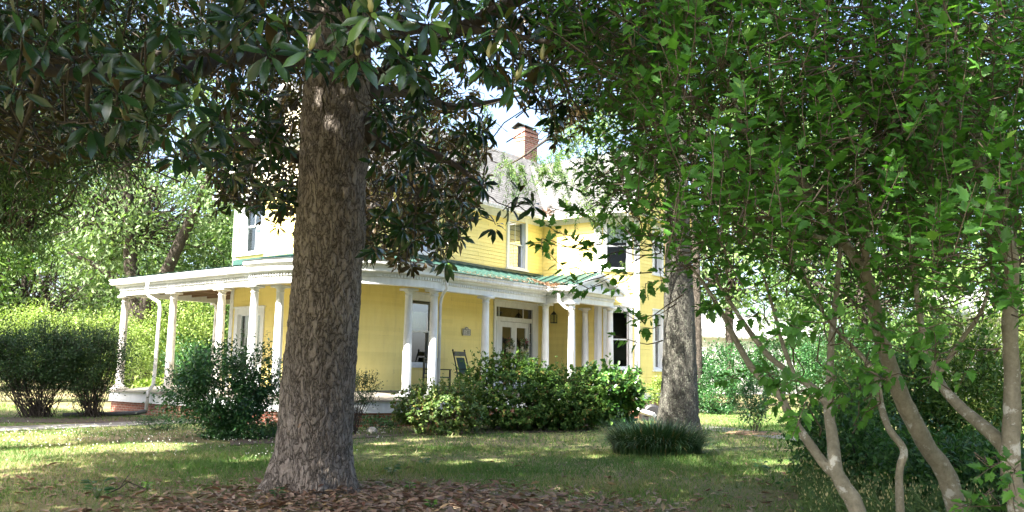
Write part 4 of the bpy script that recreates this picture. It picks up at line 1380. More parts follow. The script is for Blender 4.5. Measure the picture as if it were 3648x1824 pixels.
idx = np.arange(nz_ * k_).reshape(nz_, k_)
F = np.stack([idx[:-1], np.roll(idx, -1, 1)[:-1], np.roll(idx, -1, 1)[1:], idx[1:]], -1).reshape(-1, 4)
build('trunk', V, F, M['magbark'], mag, True)
limbs = [([(1040, 190, 9.9), (930, 195, 9.2), (800, 215, 8.4), (690, 250, 7.7), (600, 285, 7.1), (480, 300, 6.7), (300, 270, 6.4), (60, 235, 6.0), (-250, 215, 5.7)], (.11, .095, .085, .075, .068, .06, .05, .045, .03)),
         ([(1290, 430, 10.0), (1345, 505, 10.0), (1400, 520, 9.9), (1500, 535, 9.7), (1600, 575, 9.4), (1690, 640, 9.1), (1740, 700, 8.9)], (.17, .13, .06, .05, .035, .022, .012)),
         ([(1290, 160, 9.9), (1420, 120, 8.8), (1560, 100, 7.6), (1720, 110, 6.8), (1900, 140, 6.2), (2100, 170, 5.9)], (.07, .05, .04, .032, .022, .012)),
         ([(1060, 560, 10.2), (960, 520, 10.8), (860, 500, 11.3), (740, 520, 11.8)], (.08, .06, .045, .02)),
         ([(1300, 330, 10.2), (1450, 330, 11.2), (1620, 380, 12.0), (1800, 350, 12.6)], (.09, .07, .05, .02)),
         ([(330, 250, 6.6), (310, 360, 6.8), (340, 470, 7.0), (420, 540, 7.1)], (.024, .018, .013, .007)),
         ([(150, 240, 6.2), (110, 380, 6.5), (60, 520, 6.7), (30, 620, 6.8)], (.022, .016, .011, .006))]
LP = []
for pts, rd in limbs:
    P3 = [at(*p) for p in pts]
    bark_tube('limb', P3, rd, M['limbbark'], mag, 10, 5, .05, 9)
    LP += P3
for a_, hgt, L in ((0.3, 4.5, 5), (1.3, 5.0, 5.5), (2.2, 4.2, 6), (3.2, 5.2, 6), (4.1, 4.4, 6.5), (4.7, 5.6, 6), (5.4, 5.0, 6), (0.9, 7, 4.5), (3.7, 7, 4.5), (5.0, 7.5, 4)):
    s_ = np.array([mag_base[0] + .5, mag_base[1], hgt])
    ps = [s_ + np.array([math.cos(a_), math.sin(a_), .12]) * L * f + np.array([0, 0, -1.2 * f * f]) + rng.normal(size=3) * .15 * f for f in (0, .3, .6, .9)]
    _x, _y, _d = seen(np.array(ps))
    if np.any((_x > 1300) & (_x < 2300) & (_y > 350) & (_y < 1000)):
        continue
    bark_tube('limb', ps, (.1, .08, .05, .02), M['limbbark'], mag, 8, 4, .05, 9)
    LP += ps
LP = np.array(LP)
far_bottom = [(-400, 640), (0, 640), (380, 650), (470, 520), (560, 450), (640, 560), (760, 690), (900, 750), (1040, 780), (1300, 960), (1480, 965), (1600, 940), (1680, 820), (1740, 640), (1830, 450), (1960, 470), (2100, 430), (2300, 330), (2500, 150), (2700, -100)]
near_bottom = [(-400, 330), (0, 330), (200, 370), (380, 420), (480, 470), (620, 560), (760, 590), (830, 470), (950, 280), (1100, 320), (1330, 330), (1500, 300), (1700, 300), (1820, 330), (1950, 300), (2150, 260), (2300, 220), (2450, 80), (2600, -100)]
N = 26000
u_ = rand_dir(N) * (rng.uniform(.30, 1, N) ** .5)[:, None]
C_ = np.array([mag_base[0], mag_base[1], 6.6]) + u_ * np.array([8.4, 8.2, 5.2])
C_ = C_[(C_[:, 2] > 2.2)]
px, py, dp = seen(C_)
infr = (dp > .5) & (px > -300) & (px < PW + 200) & (py > -250) & (py < PH + 400)
nb = vnoise(C_, 1.1, 11)
bot = np.where(dp > 7.6, keep_poly(px, far_bottom) + 70 * nb, keep_poly(px, near_bottom) + 60 * nb)
prob = np.clip((bot - py) / 130 + .15, 0, 1)
prob = np.where((px > 1300) & (py > 520) & (dp > 7.6), prob * .75, prob)
prob = np.where((px > 1735) & (px < 1935) & (py > 360), 0, prob)
prob = np.where((px < 470) & (dp > 7.2), prob * np.where(py > 540, .1, .8), prob)
prob = np.where((px > 540) & (px < 760) & (py > 270) & (py < 480) & (dp > 7), prob * .12, prob)
prob = np.where((px > 800) & (px < 1080) & (py > 520) & (py < 640) & (dp > 7.6), prob * .6, prob)
# the trunk stays in sight
prob = np.where((px > 1040) & (px < 1330) & (py > 260) & (dp < 10.2), 0, prob)
prob = np.where((dp < 4.4), 0, prob)
prob = np.where(dp < 7.2, prob * np.where(nb > .1, .6, .26), prob * .9)
# a thinner side to the left where sun reaches the lawn
keep = np.where(infr, rng.random(len(C_)) < prob, (np.linalg.norm(C_ - [0, 0, CAM_H], axis=1) > 2.6))
C_ = C_[keep & ~sun_gap(C_)]
near_tips = [(1105, 177, 4.7), (1197, 168, 4.8), (942, 42, 5.0), (1273, 198, 4.7), (1443, 205, 5.0), (1322, 42, 4.6), (1655, 156, 5.1), (1740, 205, 5.0), (1528, 78, 4.8), (1839, 283, 5.2), (1931, 212, 5.3), (1797, 78, 5.0), (2250, 184, 5.6), (305, 57, 4.7), (170, 142, 4.9), (439, 191, 5.0), (602, 106, 5.1), (524, 262, 5.0), (397, 312, 4.9), (524, 432, 5.3), (439, 425, 5.3), (595, 453, 5.3), (758, 432, 5.6), (694, 545, 5.6), (630, 545, 5.6), (57, 319, 4.9), (814, 470, 5.9), (720, 60, 5.2), (60, 60, 5), (250, 200, 5.4), (840, 60, 5.4), (1620, 30, 5.2), (1400, 110, 5.4), (1250, 90, 5.0), (700, 160, 5.6), (1020, 100, 5.3),
             (1720, 655, 8.6), (1765, 800, 8.7), (1850, 690, 8.7), (1900, 730, 8.8), (1820, 740, 8.7), (1560, 820, 9.0), (1470, 860, 9.1), (1640, 840, 9.0), (1700, 740, 8.8)]
NT = np.array([at(*p) for p in near_tips])
nnear = len(NT)
C_ = np.concatenate([NT, C_])
nR = len(C_)
nl = rng.integers(7, 12, nR)
ri = np.repeat(np.arange(nR), nl)
n = len(ri)
tipd = unit(unit(C_ - np.array([mag_base[0], mag_base[1], 5.0])) * .5 + rand_dir(nR) * .35 + np.array([0, 0, .45]))
D = tipd[ri]
e1 = unit(np.cross(D, np.array([[.3, .1, .9]]))); e2 = np.cross(D, e1)
order = np.concatenate([np.arange(x) for x in nl])
phi = order * 2.4 + rng.normal(0, .25, n)
tilt = np.radians(np.where(order < 3, rng.uniform(30, 60, n), rng.uniform(75, 125, n)))
ax = D * np.cos(tilt)[:, None] + (e1 * np.cos(phi)[:, None] + e2 * np.sin(phi)[:, None]) * np.sin(tilt)[:, None]
ax = unit(ax + np.where(order < 3, .05, -.55)[:, None] * np.array([0, 0, 1.]))
nr = unit(D - ax * np.sum(D * ax, 1)[:, None] + rand_dir(n) * .15)
P = C_[ri] + ax * .02 - D * (rng.uniform(0, .07, n) * (order >= 3))[:, None]
size = rng.uniform(.13, .205, n) * np.where(order < 3, .8, 1)
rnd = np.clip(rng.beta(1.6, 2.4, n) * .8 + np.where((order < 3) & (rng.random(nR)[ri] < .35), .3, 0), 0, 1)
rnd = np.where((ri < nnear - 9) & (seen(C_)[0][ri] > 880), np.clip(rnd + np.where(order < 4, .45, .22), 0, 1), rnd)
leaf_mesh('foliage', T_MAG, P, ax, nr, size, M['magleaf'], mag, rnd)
# twigs behind the rosettes
px, py, dp = seen(C_)
ii = np.where((dp > 0) & (px > -200) & (px < PW) & (py > -200) & (py < PH))[0]
A = C_[ii]
# towards the nearest neighbouring point of a limb, not all the way
dist = np.linalg.norm(A[:, None] - LP[None], axis=2)
tgt = LP[np.argmin(dist, 1)]
back = unit(tgt - A) * .6 - tipd[ii] * .6 + rand_dir(len(A)) * .25
B = A + unit(back) * np.minimum(rng.uniform(.35, .8, len(A)), dist.min(1))[:, None]
V, F = tubes(A, B, .005, .008, 4, 2, .07)
build('twig', V, F, M['limbbark'], mag, True)
# pale pointed buds on some near tips
for i in (0, 3, 7, 9, 10, 5):
    m = MB(); c = C_[i]; d = unit((tipd[i] + np.array([0, 0, 1.2]))[None])[0]
    m.tube([c, c + d * .03, c + d * .06, c + d * .10], [.008, .019, .015, .002], 8)
    m.make('flower_bud', M['magbud'], mag, True)

# ------------------------------------------------------------------ lichened cypress by the bay
cb_ = gpt(2420, 1548); cd = float((cb_ - [0, 0, CAM_H]) @ FWD)
cyp = thing('cypress_tree', 'tall straight tree with grey lichened trunk rising from the grassy clump before the bay', 'tree', cb_)
tr = [(1600, 2418, 190), (1548, 2417, 168), (1500, 2417, 150), (1440, 2418, 136), (1300, 2421, 120), (1100, 2419, 108), (900, 2416, 92), (600, 2408, 84), (300, 2400, 76), (-200, 2395, 66), (-1200, 2390, 40)]
P3 = [at(c, y, cd) for y, c, w in tr]
bark_tube('trunk', P3, [w / 2 * cd / F_PX for y, c, w in tr], M['cypbark'], cyp, 40, 12, .012, 9)
S, SD = [], []
def spray(px_, py_, dep, n_, sx, sy):
    for _ in range(n_):
        S.append(at(px_ + rng.normal(0, sx), py_ + rng.normal(0, sy), dep + rng.normal(0, .7)))
spray(1880, 560, 17.5, 16, 50, 16); spray(1830, 590, 17.3, 10, 36, 20); spray(1930, 600, 17.5, 6, 20, 30)
spray(1640, 410, 17.0, 18, 100, 50); spray(1520, 500, 16.8, 12, 60, 50); spray(1690, 500, 17.0, 8, 30, 40)
spray(2080, 560, 17.6, 26, 80, 60); spray(2200, 700, 17.8, 22, 60, 70); spray(2050, 720, 17.6, 10, 40, 50); spray(2270, 480, 18, 30, 70, 80); spray(2030, 440, 17.6, 16, 60, 40); spray(2320, 560, 18.4, 20, 50, 120)
S = np.array(S); _x, _y, _d = seen(S); S = S[~((_x > 1730) & (_x < 1960) & (_y < 535))]
limbsC = [((2400, 330, cd), (2200, 360, 18), (1990, 470, 17.6), (1860, 560, 17.4), (1780, 600, 17.2)), ((2400, 250, cd), (2150, 260, 17.8), (1850, 340, 17.2), (1600, 420, 16.9)),
          ((2405, 520, cd), (2300, 520, 18.2), (2180, 600, 17.8), (2080, 680, 17.6))]
CL = []
for l in limbsC:
    ps = [at(*p) for p in l]; CL += ps
    bark_tube('limb', ps, np.linspace(.05, .012, len(ps)), M['brownbark'], cyp, 6, 5, .03, 8)
CL = np.array(CL)
up_ = np.array([P3[-3][0], P3[-3][1], 0])
# the part of the crown above the frame
n = 260
a = rng.uniform(0, 2 * np.pi, n); h = rng.uniform(8.5, 16, n); r = rng.uniform(.5, 1, n) * (16.5 - h) * .42 + .4
S2 = np.stack([P3[5][0] + r * np.cos(a), P3[5][1] + r * np.sin(a), h], 1)
SA = np.concatenate([S, S2])
nn = 95
ri = np.repeat(np.arange(len(SA)), nn)
tt = rng.random(len(ri))
hd = unit(np.concatenate([rand_dir(len(SA))[:, :2], np.zeros((len(SA), 1))], 1))
Ls = rng.uniform(.35, .75, len(SA))
Pn = SA[ri] + hd[ri] * (tt * Ls[ri] * .5)[:, None] + np.array([0, 0, -1.]) * (tt ** 1.3 * Ls[ri])[:, None]
side = unit(rand_dir(len(ri)) * .7 + np.array([0, 0, -.6]))
leaf_mesh('foliage', T_NARROW, Pn + rng.normal(size=Pn.shape) * .02, side, rand_dir(len(ri)), rng.uniform(.05, .11, len(ri)), M['cypleaf'], cyp, np.clip(rng.normal(.5, .2, len(ri)) + (rng.normal(0, .15, len(SA)))[ri], 0, 1))
V, F = tubes(SA, SA + hd * (Ls * .5)[:, None] - np.array([0, 0, 1.]) * Ls[:, None], .004, .002, 3, 1, .05)
build('twig', V, F, M['brownbark'], cyp)

# brown trunk behind it
b3 = gpt(2487, 1472); d3 = float((b3 - [0, 0, CAM_H]) @ FWD)
t3 = thing('tree', 'slim brown barked tree half hidden behind the lichened trunk', 'tree', b3)
bark_tube('trunk', [at(x, y, d3) for y, x in ((1480, 2487), (1300, 2487), (1100, 2483), (850, 2478), (500, 2470), (100, 2465), (-400, 2462))], [.17, .15, .14, .13, .12, .1, .07], M['brownbark'], t3, 14, 6, .03, 6)
P, C, ci = clumped(at(2560, 350, d3 + 1) + np.array([0, 0, 2]), (3.4, 3, 3.2), 9000, 60, .5, .3)
foliage('crown', P, at(2520, 350, d3), .16, M['bgleaf'], t3)

# ------------------------------------------------------------------ rose of sharon on the right
def ext(pts):
    """carry a stem from its lowest seen point down to the ground"""
    P = [at(*p) for p in pts]
    d = P[0] - P[1]; d = d / np.linalg.norm(d)
    d = unit((d * .5 + np.array([0, 0, -.6]))[None])[0]
    k = P[0][2] / -d[2] if d[2] < 0 else 0
    g_ = P[0] + d * (k + .06)
    return [g_] + P
ALTH = [
    ('rose of sharon whose stem forks low into two limbs, left of the pale thin stem',
     [([(3055, 1824, 5.6), (3010, 1740, 5.65), (2977, 1670, 5.7), (2966, 1560, 5.8), (2952, 1464, 5.9), (2957, 1351, 6.0), (2961, 1223, 6.1), (2972, 1120, 6.2), (2985, 980, 6.3), (3000, 800, 6.4)], (.066, .06, .056, .046, .042, .034, .028, .026, .022, .014)),
      ([(2985, 1690, 5.68), (2950, 1668, 5.72), (2885, 1582, 5.85), (2814, 1478, 6.0), (2772, 1400, 6.1), (2694, 1330, 6.2), (2651, 1266, 6.3), (2609, 1188, 6.4), (2573, 1117, 6.45), (2500, 1000, 6.5), (2420, 900, 6.6)], (.045, .042, .04, .036, .034, .03, .027, .024, .02, .015, .01)),
      ([(2948, 1440, 5.92), (2900, 1385, 6.0), (2829, 1337, 6.1), (2744, 1273, 6.2), (2680, 1195, 6.3), (2609, 1089, 6.4), (2540, 980, 6.5)], (.035, .03, .028, .026, .022, .018, .01)),
      ([(2829, 1337, 6.1), (2790, 1230, 6.2), (2760, 1120, 6.3), (2720, 980, 6.4)], (.022, .018, .015, .01))]),
    ('rose of sharon with a pale thin crooked stem between two thicker leaning stems',
     [([(3207, 1824, 5.9), (3204, 1677, 5.95), (3220, 1606, 5.95), (3168, 1528, 6.0), (3140, 1450, 6.1), (3119, 1337, 6.2), (3055, 1252, 6.3), (2984, 1181, 6.4), (2900, 1060, 6.5), (2840, 900, 6.6)], (.033, .031, .031, .03, .026, .023, .019, .016, .013, .009))]),
    ('rose of sharon with one thick spotted stem leaning far over to the left',
     [([(3374, 1705, 6.5), (3303, 1592, 6.5), (3232, 1457, 6.5), (3183, 1337, 6.5), (3140, 1209, 6.5), (3112, 1089, 6.5), (3085, 983, 6.5), (2998, 850, 6.5), (2920, 730, 6.5), (2857, 651, 6.5), (2750, 540, 6.5), (2640, 460, 6.5), (2530, 420, 6.5), (2440, 330, 6.5), (2400, 220, 6.5)], (.085, .08, .074, .07, .062, .056, .05, .046, .042, .04, .036, .03, .025, .018, .012)),
      ([(2900, 700, 6.5), (2820, 690, 6.4), (2680, 600, 6.3), (2560, 500, 6.2), (2450, 460, 6.1)], (.036, .03, .026, .02, .012)),
      ([(3085, 983, 6.5), (3080, 800, 6.4), (3060, 640, 6.3), (3080, 480, 6.2), (3060, 300, 6.2), (3030, 100, 6.2)], (.036, .03, .026, .022, .018, .01)),
      ([(2640, 460, 6.5), (2610, 330, 6.4), (2560, 200, 6.3), (2520, 60, 6.2)], (.024, .02, .016, .01)),
      ([(2998, 850, 6.5), (2900, 840, 6.4), (2760, 780, 6.3), (2600, 770, 6.2)], (.026, .022, .017, .01))]),
    ('rose of sharon with a stout forked trunk at the right edge of the view',
     [([(3632, 1824, 5.3), (3610, 1740, 5.3), (3600, 1641, 5.3), (3604, 1478, 5.35), (3606, 1340, 5.4), (3598, 1195, 5.4), (3602, 1053, 5.4), (3602, 912, 5.4), (3560, 760, 5.5), (3500, 600, 5.6), (3470, 440, 5.7), (3420, 200, 5.8), (3400, -50, 5.9)], (.075, .072, .066, .06, .056, .054, .052, .05, .045, .04, .034, .025, .015)),
      ([(3612, 1720, 5.3), (3588, 1610, 5.4), (3537, 1549, 5.5), (3445, 1471, 5.7), (3374, 1400, 5.8), (3340, 1340, 5.9), (3290, 1200, 6.0), (3260, 1000, 6.1), (3240, 800, 6.2)], (.06, .056, .052, .046, .04, .034, .026, .02, .012)),
      ([(3560, 760, 5.5), (3620, 620, 5.5), (3700, 500, 5.4), (3800, 350, 5.3)], (.036, .03, .024, .012)),
      ([(3500, 600, 5.6), (3400, 480, 5.5), (3330, 300, 5.4), (3300, 100, 5.3)], (.028, .022, .018, .01)),
      ([(3340, 1340, 5.9), (3420, 1220, 5.8), (3500, 1100, 5.7), (3540, 950, 5.6)], (.02, .018, .014, .008))]),
]
AT, AP = [], []
for lab, stems in ALTH:
    P0 = ext(stems[0][0])
    t = thing('rose_of_sharon', lab, 'shrub', P0[0], 'rose of sharon shrubs on the right')
    for i, (ps, rd) in enumerate(stems):
        pts = P0 if i == 0 else [at(*p) for p in ps]
        rd = tuple(r * .86 for r in rd)
        bark_tube('stem', pts, ((rd[0] * 1.05,) + tuple(rd)) if i == 0 else rd, M['althbark'], t, 12, 6, .035, 14)
        AP += [(p, len(AT)) for p in pts[2:]]
    AT.append(t)
APp = np.array([p for p, i in AP]); APi = np.array([i for p, i in AP])
N = 9600
u_ = rand_dir(N) * (rng.random(N) ** .45)[:, None]
S = np.array([3.15, 6.3, 3.3]) + u_ * np.array([4.3, 2.7, 2.9])
px, py, dp = seen(S)
lowb = [(1700, 350), (1830, 400), (1900, 700), (2000, 760), (2300, 900), (2500, 1010), (2700, 1060), (2900, 1130), (3200, 1200), (3450, 1150), (3648, 1130), (4200, 1200)]
leftb = np.interp(py, [-400, 0, 300, 500, 620, 900, 1100], [1780, 1850, 1980, 2150, 2120, 2150, 2300])
nb = vnoise(S, 1.6, 21)
pr = np.clip((keep_poly(px, lowb) + 120 * nb - py) / 180 + .3, 0, 1) * np.clip((px - leftb - 120 * nb) / 150 + .2, 0, 1)
pr = np.where((dp < 4.2), 0, pr)
pr = np.where((px > 2250) & (py > 640) & (py < 1100) & (px < 2480), pr * .55, pr)
off = (px > PW + 150) | (py < -200)
LC_ = np.array([at(*q_)[None] for q_ in [(3232, 1457, 6.5), (3112, 1089, 6.5), (2998, 850, 6.5), (2857, 651, 6.5), (2750, 540, 6.5), (2640, 460, 6.5), (2530, 420, 6.5)]])[:, 0]
lx, ly, _z = seen(LC_)
ly_ = np.interp(px, lx[::-1], ly[::-1])
pr = np.where((dp < 6.5) & (px > 2500) & (px < 3100) & (np.abs(py - ly_) < 75), pr * .22, pr)
pr = np.where((py > 900) & (px > 2450), pr * .6, pr)
k_ = np.where(off, rng.random(len(S)) < .5, rng.random(len(S)) < pr)
S = S[k_ & (dp > 3.9)]
# hand placed sprays that hang out over the house and the lawn
hand = [(1930, 850, 6.0), (1990, 830, 6.0), (1960, 870, 6.0), (2010, 960, 6.1), (2060, 1010, 6.1), (2100, 1030, 6.1), (2150, 1000, 6.1), (2200, 1020, 6.0), (2250, 980, 6), (2300, 1010, 6), (2350, 960, 6), (2060, 880, 6.2), (2120, 860, 6.2), (2180, 900, 6.2), (2240, 860, 6.2), (2300, 830, 6.2), (2350, 1120, 6.0), (2280, 1150, 6.0), (2270, 1220, 6.0), (2320, 1170, 6.0), (2200, 640, 5.6), (2130, 630, 5.6), (2260, 600, 5.5), (2320, 650, 5.5), (2080, 700, 6), (2060, 760, 6.2),
        (2900, 1180, 4.6), (2960, 1150, 4.6), (2850, 1200, 4.6), (3060, 1170, 4.6), (3150, 1230, 4.6), (3260, 1260, 4.5), (3330, 1300, 4.5), (3200, 1330, 4.6), (3080, 1330, 4.7), (2980, 1340, 4.6), (2800, 1370, 4.7), (2860, 1390, 4.7), (2900, 1400, 4.8), (3480, 1250, 4.6), (3560, 1080, 4.4), (3450, 1000, 4.5), (3600, 1040, 4.4), (3350, 1150, 4.6), (3560, 1650, 4.8), (3600, 1690, 4.8), (3040, 1420, 4.9), (3110, 1400, 5.0), (2760, 1360, 4.8), (2640, 1330, 6.0), (3480, 1780, 4.9), (3610, 1790, 4.7), (2540, 1090, 6), (2620, 1060, 5.8), (2700, 1120, 5.6)]
HP = np.array([at(*p) for p in hand])
HP = np.concatenate([HP, HP[20:] + rng.normal(size=HP[20:].shape) * .07])
nh = len(HP)
NF = 150
FX = np.stack([rng.uniform(2330, 3700, NF), rng.uniform(-60, 980, NF), rng.uniform(4.0, 4.9, NF)], 1)
FP = np.array([at(*q_) for q_ in FX])
S = np.concatenate([HP, FP, S])
shd = unit(unit(S - np.array([3.6, 6.4, 1.2])) * .55 + rand_dir(len(S)) * .55 + np.array([0, 0, .45]))
shd[:nh] = unit(rand_dir(nh) * .7 + np.array([-.5, -.2, .1]))
shd[nh:nh + NF] = unit(rand_dir(NF) * .35 + np.array([-.1, -.25, .9]))
Lsh = rng.uniform(.18, .42, len(S)); Lsh[:nh] *= .7
nl = rng.integers(7, 13, len(S))
ri = np.repeat(np.arange(len(S)), nl); n = len(ri)
order = np.concatenate([np.arange(x) for x in nl]) / np.repeat(nl, nl)
D = shd[ri]
e1 = unit(np.cross(D, np.array([[.2, .3, .9]]))); e2 = np.cross(D, e1)
phi = rng.uniform(0, 2 * np.pi, n)
rad_ = e1 * np.cos(phi)[:, None] + e2 * np.sin(phi)[:, None]
P = S[ri] + D * (Lsh[ri] * order)[:, None] + rad_ * .015
ax = unit(D * (.25 + .7 * order)[:, None] + rad_ * (1.1 - .5 * order)[:, None] - np.array([0, 0, .12]))
nr = unit(np.array([0, -.35, .85]) + rand_dir(n) * .5 + D * .2)
tip = order > .78
sz = rng.uniform(.045, .10, n) * np.where(tip, .75, 1)
sz = np.where((ri >= nh) & (ri < nh + NF), sz * 1.12, sz)
rnd = np.clip(rng.beta(2, 2.4, n) * .85 + np.where((ri >= nh) & (ri < nh + NF), .14, 0) + np.where(tip & (rng.random(len(S))[ri] < .4), .25, 0), 0, 1)
own = APi[np.argmin(np.linalg.norm(S[:, None] - APp[None], axis=2), 1)]
near_pt = APp[np.argmin(np.linalg.norm(S[:, None] - APp[None], axis=2), 1)]
for i, t in enumerate(AT):
    s_ = own[ri] == i
    if s_.sum():
        leaf_mesh('foliage', T_LOBE, P[s_], ax[s_], nr[s_], sz[s_], M['althleaf'], t, rnd[s_])
    o_ = own == i
    A = S[o_] + shd[o_] * Lsh[o_][:, None]
    back = unit(near_pt[o_] - S[o_] + rand_dir(o_.sum()) * .3)
    dist = np.linalg.norm(near_pt[o_] - S[o_], axis=1)
    B = S[o_] + back * np.minimum(dist, rng.uniform(.15, .5, len(dist)))[:, None]
    V1, F1 = tubes(A, S[o_], .0015, .003, 4, 1, .03)
    V2, F2 = tubes(S[o_], B, .0025, .005, 4, 2, .05)
    build('twig', np.concatenate([V1, V2]), np.concatenate([F1, F2 + len(V1)]), M['twigbark'], t, True)
# ------------------------------------------------------------------ other trees
def tree(name, label, base, crown_c, radii, n, size, mat, trunk=None, trad=None, bark='brownbark', group=None, ncl=70, spread=.6, shell=.35, tmpl=T_LEAF, limbs=(), prune=None, droop=.3, brad=.05):
    t = thing(name, label, 'tree', base, group)
    if trunk is None:
        trunk = [np.array(base) - [0, 0, .05], np.array(base) * .6 + np.array(crown_c) * .4, np.array(crown_c) + np.array([0, 0, radii[2] * .4])]
        trad = [trad or .2, (trad or .2) * .8, .05]
    bark_tube('trunk', trunk, trad, M[bark], t, 14, 8, .035, 5)
    for ps, rd in limbs:
        bark_tube('limb', ps, rd, M[bark], t, 9, 6, .035, 6)
    P, C, ci = clumped(crown_c, radii, n, ncl, spread, shell)
    P = P[P[:, 2] > .4]
    if prune is not None: P = P[prune(P)]
    foliage('crown', P, crown_c, size, M[mat], t, tmpl, droop=droop)
    # branches out to the clumps
    c0 = np.array(crown_c) - np.array([0, 0, radii[2] * .5])
    A = np.repeat(c0[None], len(C), 0) + rng.normal(size=C.shape) * .3
    if prune is not None:
        k = prune(C); A, C = A[k], C[k]
    V, F = tubes(A, C, brad, .01, 4, 3, .06)
    build('branch', V, F, M[bark], t, True)
    return t


# willow oak hanging in from the left; its trunk stands outside the frame
def left_prune(P):
    px, py, dp = seen(P)
    b = keep_poly(px, [(-600, 980), (0, 880), (160, 800), (300, 690), (420, 590), (520, 520), (620, 400), (760, 200)])
    nb = vnoise(P, 1.4, 31) * 130 + vnoise(P, 4, 33) * 60
    inf = (px > -200) & (px < PW) & (dp > 0)
    return (~inf | (py < b + nb)) & ~sun_gap(P)
lb = np.array([-10.5, 12.0, 0])
tree('willow_oak_tree', 'dark fine leaved oak hanging into the view at the upper left', lb, (-8.6, 14.2, 5.6), (3.8, 3.4, 3.2), 80000, .155, 'oakleaf', [lb, lb + [.2, .2, 3], lb + [.6, .6, 6], lb + [.9, .9, 9]], [.4, .33, .25, .1], 'limbbark', None, 150, .5, .25, T_NARROW, prune=left_prune, droop=.6, brad=.02)

# unseen tree added behind the camera to shade the foreground
sb_ = np.array([-7.5, -4.0, 0])
tree('unseen_shade_tree', 'broad unseen tree added beside the viewer to shade the foreground', sb_, (-5.2, -.6, 10.5), (8.0, 6.5, 3.4), 25000, .32, 'oakleaf', [sb_, sb_ + [.2, .3, 4], sb_ + [.8, 1.2, 8], sb_ + [1.6, 2.4, 12]], [.5, .42, .3, .1], 'limbbark', None, 170, .9, .2, prune=lambda P: ~sun_gap(P))

ob_ = np.array([-17.5, 16.5, 0])  # unseen oak added to put the leggy bushes in shade
tree('willow_oak_tree', 'unseen oak added left of the lawn to shade the leggy bushes', ob_, (-16.8, 17.2, 6.6), (4.2, 4.2, 3.0), 36000, .24, 'oakleaf', trad=.3, bark='limbbark', ncl=90, spread=.6, shell=.2, prune=lambda P: ~sun_gap(P))

# the big forked tree behind the left porch
fb = gpt(492, 1380)
bd = 40.0
fb = at(492, 1300, bd); fb[2] = 0
tree('shade_tree', 'large forked tree with rough brown trunk behind the left end of the porch', fb, at(480, 620, bd + 2), (9, 7, 6), 26000, .26, 'bgleaf2',
     [fb, at(492, 1300, bd), at(495, 1180, bd), at(488, 1080, bd), at(470, 980, bd), at(462, 850, bd), at(455, 650, bd), at(450, 400, bd)], [.62, .52, .46, .40, .34, .28, .2, .08], 'brownbark', None, 150, .8, .35,
     limbs=[([at(500, 1150, bd), at(535, 1060, bd - .3), at(575, 1000, bd - .5), at(620, 910, bd - .6), at(680, 780, bd - .8), at(742, 640, bd - 1), at(790, 520, bd - 1)], [.4, .34, .3, .27, .23, .18, .1]),
            ([at(480, 1050, bd), at(420, 1000, bd), at(330, 940, bd), at(240, 900, bd)], [.2, .16, .12, .06])])
BG = [('bgleaf2', 60, 47, 560, 6.5, 'pale green tree beyond the left hedge, leftmost of the far trees', .26),
      ('bgleaf2', 330, 58, 420, 8, 'tall pale tree far behind the forked shade tree', .3),
      ('bgleaf', 760, 46, 760, 5.2, 'dense rounded mid green tree at the back left corner of the house', .24),
      ('bgleaf', -330, 42, 520, 6, 'mid green tree half cut off by the left edge of the view', .26),
      ('bgleaf', 1030, 66, 250, 8, 'tall tree behind the left gable of the house', .3),
      ('bgleaf', 1420, 72, 150, 8, 'tall tree behind the ridge of the main roof, left of the chimney', .3),
      ('bgleaf2', 2180, 62, 250, 8, 'tall pale tree behind the roof of the bay', .3),
      ('bgleaf2', 2600, 52, 160, 7, 'bright tree seen right of the lichened trunk', .28),
      ('bgleaf2', 2880, 62, 60, 8, 'bright tree behind the leaning stems, above the white neighbouring house', .3),
      ('bgleaf', 3080, 40, 250, 6, 'mid green tree seen through the middle of the shrubs on the right', .26),
      ('bgleaf2', 3330, 47, 60, 7, 'bright yellow green tree behind the right hand shrubs', .28),
      ('bgleaf2', 3640, 40, 150, 6.5, 'bright tree at the upper right corner behind the shrubs', .27),
      ('bgleaf', 3950, 36, 500, 6, 'tree cut off by the right edge of the view', .26),
      ('bgleaf', 140, 66, 640, 8, 'far tree between the two pale trees on the left', .3),
      ('bgleaf', 560, 72, 500, 9, 'far tall tree above the left porch roof', .32)]
for mt, x, dep, ytop, r, lab, sz in BG:
    top = at(x, ytop, dep)[2]
    base = at(x, 1300, dep); base[2] = 0
    h = top
    cz = max(h * .55, 3.2)
    pr_ = None
    if 1000 < x < 2000:
        pr_ = lambda P: (lambda px, py, d: ~((px > 1590) & (px < 1990) & (py < 640)))(*seen(P))
    if 2200 < x < 3700:
        pr_ = lambda P: (lambda px, py, d: ~(((px > 2470) & (px < 2700) & (py > 1090)) | ((px > 3420) & (py > 1000))))(*seen(P))
    if 300 < x < 800:
        pr_ = lambda P: (lambda px, py, d: ~((px > 540) & (px < 840) & (py < 760) & (vnoise(P, .8, 5) > -.35)))(*seen(P))
    tree('background_tree', lab, base, (base[0], base[1], cz), (r, r * .8, h * .47), int(9000 + 400 * r), sz * 1.25, mat=mt, trad=.3, group='trees beyond the house', ncl=110, spread=.75, shell=.4, prune=pr_)
